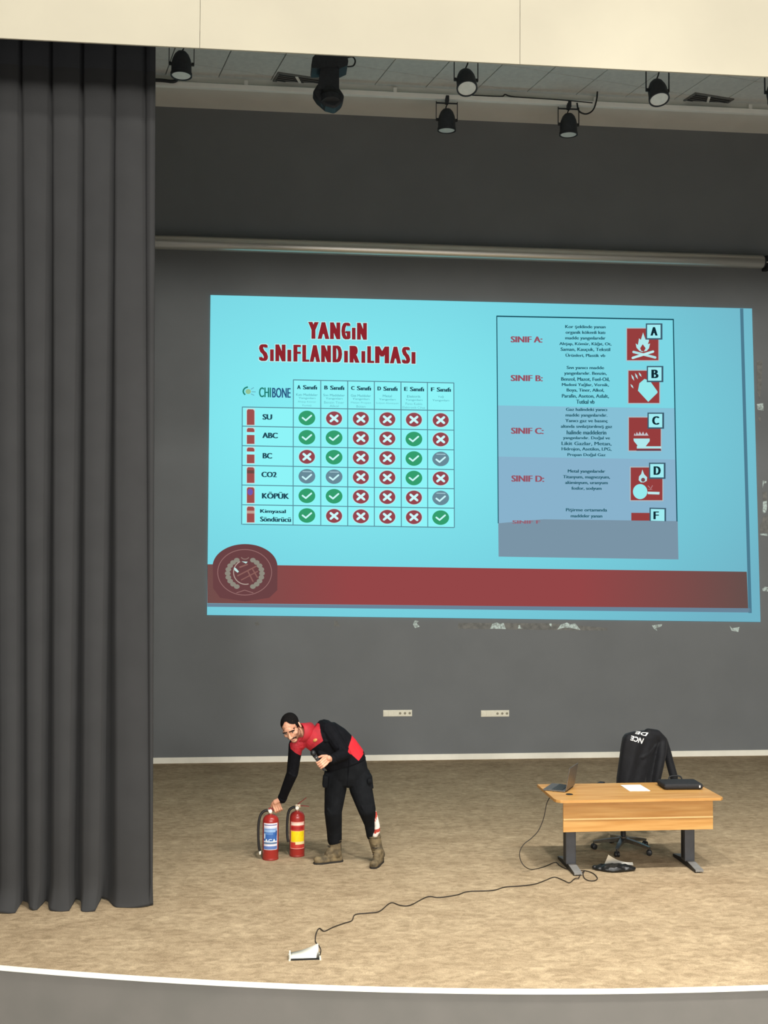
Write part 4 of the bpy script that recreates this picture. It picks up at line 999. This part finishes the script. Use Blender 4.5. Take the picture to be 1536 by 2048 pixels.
for s in (-1, 1):
    he((s*.042, -.012, -.062), (.024, .035, .028)); he((s*.044, -.060, -.022), (.022, .022, .020)); he((s*.030, -.078, .022), (.028, .014, .010), Matrix.Rotation(s*-.15, 3, 'Y'))
    he((s*.078, .014, -.004), (.008, .019, .032), Matrix.Rotation(s*.28, 3, 'Z')); he((s*.079, .012, -.022), (.009, .012, .014))
    he((s*.011, -.103, -.034), (.009, .011, .008))
he((0, -.080, .030), (.04, .016, .030)); he((0, -.082, -.066), (.024, .012, .007)); he((0, -.080, -.078), (.021, .012, .007)); he((0, -.074, -.052), (.026, .016, .016))
bd.chain([hp(0, -.090, .014), hp(0, -.102, -.010), hp(0, -.114, -.030)], [.008*HS, .0095*HS, .012*HS], 14)
neckb = pp(560, 270, 11.41)
bd.chain([hp(0, .018, -.04), hp(0, .028, -.08), neckb], [.056, .054, .052])
# trunk, arms and legs of the body, inside the clothes
chest = pp(640, 285, 11.40); waist = pp(820, 440, 11.43); pelv = pp(872, 570, 11.45)
bd.chain([neckb+Vector((.03, .02, 0)), chest+Vector((.02, .02, 0)), waist, pelv], [.055, .09, .11, .12])
SHR, ELR, WRR = pp(452, 362, 11.37), pp(423, 592, 11.44), pp(338, 800, 11.60)
SHL, ELL, WRL = pp(712, 238, 11.33), pp(846, 436, 11.24), pp(738, 484, 11.05)
bd.chain([chest+Vector((.02, .02, 0)), SHR, ELR, WRR], [.07, .05, .042, .028]); bd.chain([chest+Vector((.02, .02, 0)), SHL, ELL, WRL], [.07, .05, .045, .029])
HPR, KNR, ANR = pp(780, 610, 11.45), pp(752, 895, 11.40), pp(764, 1130, 11.50)
HPL, KNL, ANL = pp(962, 610, 11.45), pp(1028, 885, 11.34), pp(1072, 1110, 11.43)
bd.chain([pelv, HPR, KNR, ANR], [.1, .085, .055, .040]); bd.chain([pelv, HPL, KNL, ANL], [.1, .085, .055, .040])
def hand(G, a, toward, wrist, front, open_=1.0):
    a = a.normalized(); p = (toward-a*toward.dot(a)).normalized(); n = a.cross(p)
    if n.dot(front) < 0: n = -n
    R = Matrix((a, p, n)).transposed()
    bd.ell(G+p*.066-n*.004, (.043, .046, .017), R, 16)
    bd.chain([wrist, G+p*.095], [.028, .027])
    for i, L in enumerate((.92, 1.0, .95, .8)):
        o_ = a*(.034-.0225*i)
        bd.chain([G+p*.085+o_*.85-n*.002, G+p*.050+o_+n*.014, G+p*.010*L+o_+n*.036, G-p*.026*L+o_+n*.020, G-p*.026*L+o_-n*.006], [.0105, .0108, .0095, .0088, .0076], 10)
    bd.chain([G+p*.092+a*.026-n*.004, G+p*.055+a*.050-n*.016, G+p*.018+a*.058-n*.020, G-p*.012+a*.060-n*.010], [.014, .0125, .0105, .0085], 10)
    return a, p, n
# left hand around the microphone
MG = pp(650, 516, 11.0); ma = Vector((-.56, -.05, .83))
hand(MG, ma, Vector((.84, .1, .5)), WRL, Vector((0, -1, 0)))
# right hand around the levers of the near extinguisher
EG = e1+Vector((.074, -.0, .507)); ea = Vector((-.90, 0, -.36))
hand(EG, ea, WRR-EG, WRR, Vector((-.2, -1, 0)))
v, f = remesh(bd, .0034, 3, .5)
body = mesh_obj('body', v, f, m_skin, man, True, world=True)
nrm = vnormals(v, f)
hs_ = [i for i, q in enumerate(f) if (v[q[0]]-HC).length < .19]
hf_ = [f[i] for i in hs_]
def inhair(p):
    q = hloc(p); x, y, z = abs(q.x), q.y, q.z
    if (q-Vector((q.x, .014, -.004))).length < .036 and x > .071: return False        # ears stay bare
    if y < -.03: return z > .104-.95*max(0, x-.010)
    if y < .0: return z > (.03 if x > .055 else .085) or (x > .06 and z > -.022 and y > -.022)
    return z > -.045+.02*(y < .05)
def injaw(p):
    q = hloc(p); x, y, z = abs(q.x), q.y, q.z
    return (z < -.045-.0*x or (x > .052 and z < -.018)) and y < .012 and z > -.125 and not (x < .022 and -.087 < z < -.058 and y < -.07) and (x > .03 or z < -.095)
vv, ff = shell(v, hf_, nrm, inhair, .0065, .0012); mesh_obj('hair', vv, ff, m_hair, man, True, world=True)
vv, ff = shell(v, hf_, nrm, injaw, .0022, .0003); mesh_obj('beard_stubble', vv, ff, m_stub, man, True, world=True)
vv, ff = shell(v, hf_, nrm, lambda p: (lambda q: abs(q.x) < .036 and -.061-.25*max(0, abs(q.x)-.02) < q.z < -.043-.15*abs(q.x) and q.y < -.06)(hloc(p)), .0055, .0006); mesh_obj('moustache', vv, ff, m_stache, man, True, world=True)
for s in (-1, 1):
    vv, ff = shell(v, hf_, nrm, lambda p: (lambda q: .010 < s*q.x < .054 and   .0225 < q.z+.12*max(0, s*q.x-.035) < .0305 and q.y < -.05)(hloc(p)), .004, .0004)
    if ff: mesh_obj('eyebrow', vv, ff, m_hair, man, True, world=True)
    e_ = MB().ell(hp(s*.031, -.0800, .006), (.0135*HS, .0075*HS, .0062*HS), HM).build('eye', m_eye, man, True, True)
    MB().ell(hp(s*.031, -.0850, .006), (.0058*HS, .0034*HS, .0058*HS), HM).build('iris', m_iris, e_, True, True)
    MB().ell(hp(s*.031, -.0795, .0125), (.0155*HS, .0085*HS, .0042*HS), HM).build('eyelid', m_stub, e_, True, True)
MB().ell(hp(0, -.0925, -.0715), (.019*HS, .004*HS, .0055*HS), HM).build('lips', pmat('lip_skin', (186, 118, 104), (170, 104, 92), 40, .5), man, True, True)
# jacket
jb = MB()
def ring(cx_, cy_, Y, ax, hb, hd_, n=30):
    c0 = pp(cx_, cy_, Y); a_ = Vector((ax[0], 0, -ax[1])).normalized(); out = []
    for k in range(n):
        t = 2*math.pi*k/n; c_, s_ = math.cos(t), math.sin(t)
        out.append(c0+a_*hb*math.copysign(abs(c_)**.85, c_)+Vector((0, 1, 0))*hd_*math.copysign(abs(s_)**.85, s_))
    return out
jb.loft([ring(862, 520, 11.45, (.96, -.30), .205, .145), ring(842, 478, 11.45, (.90, -.44), .212, .15), ring(800, 415, 11.43, (.80, -.6), .205, .15), ring(728, 338, 11.41, (.76, -.65), .198, .145),
         ring(650, 282, 11.40, (.767, -.644), .192, .14), ring(596, 262, 11.40, (.767, -.644), .155, .115), ring(556, 255, 11.39, (.767, -.644), .10, .085)])
jb.chain([SHR+Vector((.03, .01, .02)), SHR, SHR.lerp(ELR, .5), ELR, ELR.lerp(WRR, .5), WRR+Vector((.008, 0, .015))], [.085, .074, .064, .060, .052, .046])
jb.chain([chest+Vector((.05, 0, .06)), SHL, SHL.lerp(ELL, .5), ELL, WRL+Vector((.012, .01, .004))], [.10, .082, .074, .066, .047])
jb.chain([ELR+Vector((.02, -.04, -.02)), ELR+Vector((-.03, -.05, .01))], [.018, .014]); jb.chain([ELL+Vector((-.05, -.05, .06)), ELL+Vector((-.01, -.062, .0))], [.02, .016])   # sleeve creases
jb.chain([pp(640, 430, 11.28), pp(760, 470, 11.28)], [.02, .016]); jb.chain([pp(690, 330, 11.27), pp(790, 330, 11.30)], [.02, .015])
v2, f2 = remesh(jb, .0042, 8)
yoke = [pp(x, y, 11.36) for x, y in ((480, 150), (520, 172), (642, 190), (648, 250), (668, 318), (628, 348), (582, 388), (556, 428), (502, 454), (452, 425), (408, 388), (402, 350), (430, 310), (480, 240))]
yoke = [(p.x, p.z) for p in yoke]
side = [pp(x, y, 11.43) for x, y in ((908, 270), (1035, 385), (952, 478), (858, 386))]; side = [(p.x, p.z) for p in side]
def jkey(c, n):
    if n.y < .25 and inpoly(c.x, c.z, yoke) and (c-WRR).length > .3: return 'yoke'
    if inpoly(c.x, c.z, side) and c.y < 11.52: return 'side'
    return 'main'
parts = split_faces(v2, f2, jkey)
jo2 = mesh_obj('jacket', *parts['main'], m_jblk, man, True, world=True)
if 'yoke' in parts: mesh_obj('jacket_yoke', *parts['yoke'], m_jred, jo2, True, world=True)
if 'side' in parts: mesh_obj('jacket_side_panel', *parts['side'], m_jred2, jo2, True, world=True)
cb = MB()      # stand collar
ca_, cb2 = pp(560, 266, 11.39), pp(480, 262, 11.315); dv = (cb2-ca_).normalized(); q1 = dv.cross(Vector((0, 1, 0))).normalized(); q2 = dv.cross(q1)
rr_ = []
for t, r_, th in ((0, .102, 0), (.5, .092, 0), (1, .086, 0), (1, .078, 0), (.5, .080, 0)):
    c0 = ca_.lerp(cb2, t); rr_.append([c0+(q1*math.cos(2*math.pi*k/28)*1.05+q2*math.sin(2*math.pi*k/28)*.95)*r_ for k in range(28)])
co = cb.loft(rr_).build('collar', m_jred, jo2, True, True); fix_normals(co)
bv2 = BVHTree.FromPolygons(v2, f2)
def onjacket(x, y, off=.003):
    p = pp(x, y, 10.6); h = bv2.ray_cast(p, (pp(x, y, 11.5)-p).normalized()); return (h[0]+h[1]*off*(1 if h[1].y < 0 else -1)) if h[0] else pp(x, y, 11.3)
def jpatch(name, pts, mat, off=.003):
    vs = [onjacket(x, y, off) for x, y in pts]; c0 = sum(vs, Vector())/len(vs); n = len(vs)
    vs = vs+[p+Vector((0, .004, 0)) for p in vs]+[c0+Vector((0, -.002, 0))]
    return mesh_obj(name, vs, [(i, (i+1) % n, 2*n) for i in range(n)]+[(i, i+n, (i+1) % n+n, (i+1) % n) for i in range(n)], mat, jo2, True, True)
jpatch('chest_badge', [(608+19*math.cos(t)*.9, 325+14*math.sin(t)-.25*19*math.cos(t)) for t in [2*math.pi*k/14 for k in range(14)]], pmat('gold_badge_thread', (206, 150, 86), (186, 128, 66), 60, .6))
for k in range(2):   # cuffs
    W0, E0 = ((WRR+Vector((.008, 0, .015)), ELR), (WRL+Vector((.012, .01, .004)), ELL))[k]; d_ = (E0-W0).normalized()
    MB().tube([W0-d_*.040, W0-d_*.015, W0+d_*.012], [.043, .0475, .049], 20).build('cuff', m_jblk, jo2, True, True)
# trousers
tb = MB()
tb.loft([ring(862, 462, 11.45, (.93, -.36), .185, .125), ring(868, 540, 11.45, (1, -.12), .200, .135), ring(872, 620, 11.45, (1, 0), .212, .132), ring(872, 680, 11.45, (1, 0), .19, .11)])
tb.chain([pp(782, 620, 11.45), pp(772, 720, 11.44), pp(753, 900, 11.40), pp(762, 1050, 11.47), pp(765, 1128, 11.49)], [.117, .112, .090, .078, .074], 18)
tb.chain([pp(962, 620, 11.45), pp(978, 720, 11.42), pp(1026, 885, 11.34), pp(1052, 1000, 11.40), pp(1066, 1092, 11.43)], [.122, .116, .090, .060, .056], 18)
tb.box(pp(700, 640, 11.45), (.055, .14, .15), Matrix.Rotation(.1, 3, 'Y')); tb.box(pp(1050, 655, 11.42), (.05, .14, .13), Matrix.Rotation(-.12, 3, 'Y'))
for (xa, ya, xb_, yb_, Y_) in ((705, 880, 760, 935, 11.335), (800, 880, 745, 960, 11.34), (985, 860, 1030, 925, 11.275), (1075, 850, 1020, 930, 11.285), (725, 1085, 800, 1060, 11.42), (1025, 1050, 1080, 1030, 11.38), (800, 640, 870, 705, 11.37), (960, 640, 880, 705, 11.36)):
    tb.chain([pp(xa, ya, Y_), pp((xa+xb_)/2, (ya+yb_)/2+6, Y_-.006), pp(xb_, yb_, Y_)], [.010, .016, .010])
v3, f3 = remesh(tb, .006, 9)
tr = mesh_obj('trousers', v3, f3, m_pant, man, True, world=True)
for (x, y, Y_, w_, h_, r_) in ((690, 655, 11.40, .09, .12, .08), (1046, 648, 11.37, .09, .05, -.1)):
    MB().box(pp(x, y, Y_), (w_*.6, .11, h_), Matrix.Rotation(r_, 3, 'Y'), bev=.02).build('cargo_pocket', m_pant, tr, world=True)
MB().tube([pp(880, 480, 11.30), pp(878, 560, 11.305), pp(868, 690, 11.33)], .004, 6, 4).build('fly_seam', m_jblk, tr, world=True)
# white and red cloth showing at the left calf
cl = MB().chain([pp(1092, 908, 11.36), pp(1096, 960, 11.36), pp(1108, 1010, 11.37), pp(1108, 1060, 11.38), pp(1092, 1090, 11.385)], [.018, .028, .028, .032, .030])
v4, f4 = remesh(cl, .006, 3); mesh_obj('calf_cloth', v4, f4, pmat('white_cloth_red_print', (232, 222, 212), (176, 62, 48), 17, .8, ramp=(.40, .44), stretch=(1, 1, .8)), man, True, world=True)
# boots
def boot(O, d, top):
    d = Vector((d[0], d[1], 0)).normalized(); O = Vector((O[0], O[1], 0)); n = Vector((-d.y, d.x, 0)); zz = lambda h: Vector((0, 0, h))
    b = MB(); b.chain([O-d*.042+zz(.034), O+d*.05+zz(.036), O+d*.125+zz(.030), O+d*.178+zz(.028)], [.046, .046, .048, .042], 16); b.chain([O-d*.03+zz(.07), O+d*.06+zz(.066)], [.048, .046], 16)
    b.chain([O-d*.015+zz(.085), O.lerp(top, .45)-d*.012+zz(.02), top], [.060, .059, .066], 16); b.ell(O+d*.185+zz(.042), (.040, .040, .032))
    b.chain([O+d*.07+zz(.088), O+d*.02+zz(.13)], [.038, .046])
    v_, f_ = remesh(b, .005, 4); v_ = [Vector((p.x, p.y, max(.016, p.z))) for p in v_]
    bo = mesh_obj('boot', v_, f_, m_boot, man, True, world=True)
    out = [(-.089, .018), (-.082, .034), (-.04, .045), (.03, .044), (.09, .047), (.15, .049), (.20, .036), (.222, .016)]
    poly = [O+d*a+n*b_ for a, b_ in out]+[O+d*a-n*b_ for a, b_ in out[::-1]]
    fix_normals(MB().prism(poly, (0, 0, .018)).build('sole', m_sole, bo, world=True))
    fr = top-O; side_ = n
    for k in range(5):
        h_ = .10+.03*k; c0 = O+d*(.085-.010*k)+zz(h_)+ (Vector((fr.x, fr.y, 0))*(h_/max(.1, fr.z)))*.8
        MB().tube([c0-n*.026-d*.006, c0+d*.008+zz(.004), c0+n*.026-d*.006], .0042, 6, 3).build('lace', m_boot if k % 2 else m_sole, bo, True, True)
    MB().tube([top+ (n*math.cos(t)+d*math.sin(t))*.064+zz(.004) for t in [2*math.pi*k/20 for k in range(21)]], .008, 8).build('boot_collar', m_boot, bo, True, True)
boot((.688, 11.478), (-.95, -.31), pp(768, 1132, 11.49)); boot((1.128, 11.395), (-.37, -.93), pp(1085, 1104, 11.43))
# microphone in the left hand
mc = thing('microphone', 'black handheld microphone held in the bending man\'s hand', 'microphone', MG); ma = ma.normalized()
Rm_ = ma.to_track_quat('Z', 'Y').to_matrix()
o = MB().lathe([(.013, -.075), (.0145, -.07), (.0155, .0), (.019, .085), (.024, .10)], MG, 20, Rm_).build('handle', m_blackm, mc, world=True); autosmooth(o)
MB().lathe([(.0185, .068), (.0195, .07), (.0198, .078), (.0188, .08)], MG, 20, Rm_).build('ring', m_alu, o, True, True)
MB().ell(MG+ma*.125, (.027, .027, .031), Rm_, 18).build('grille', m_black, mc, True, True)
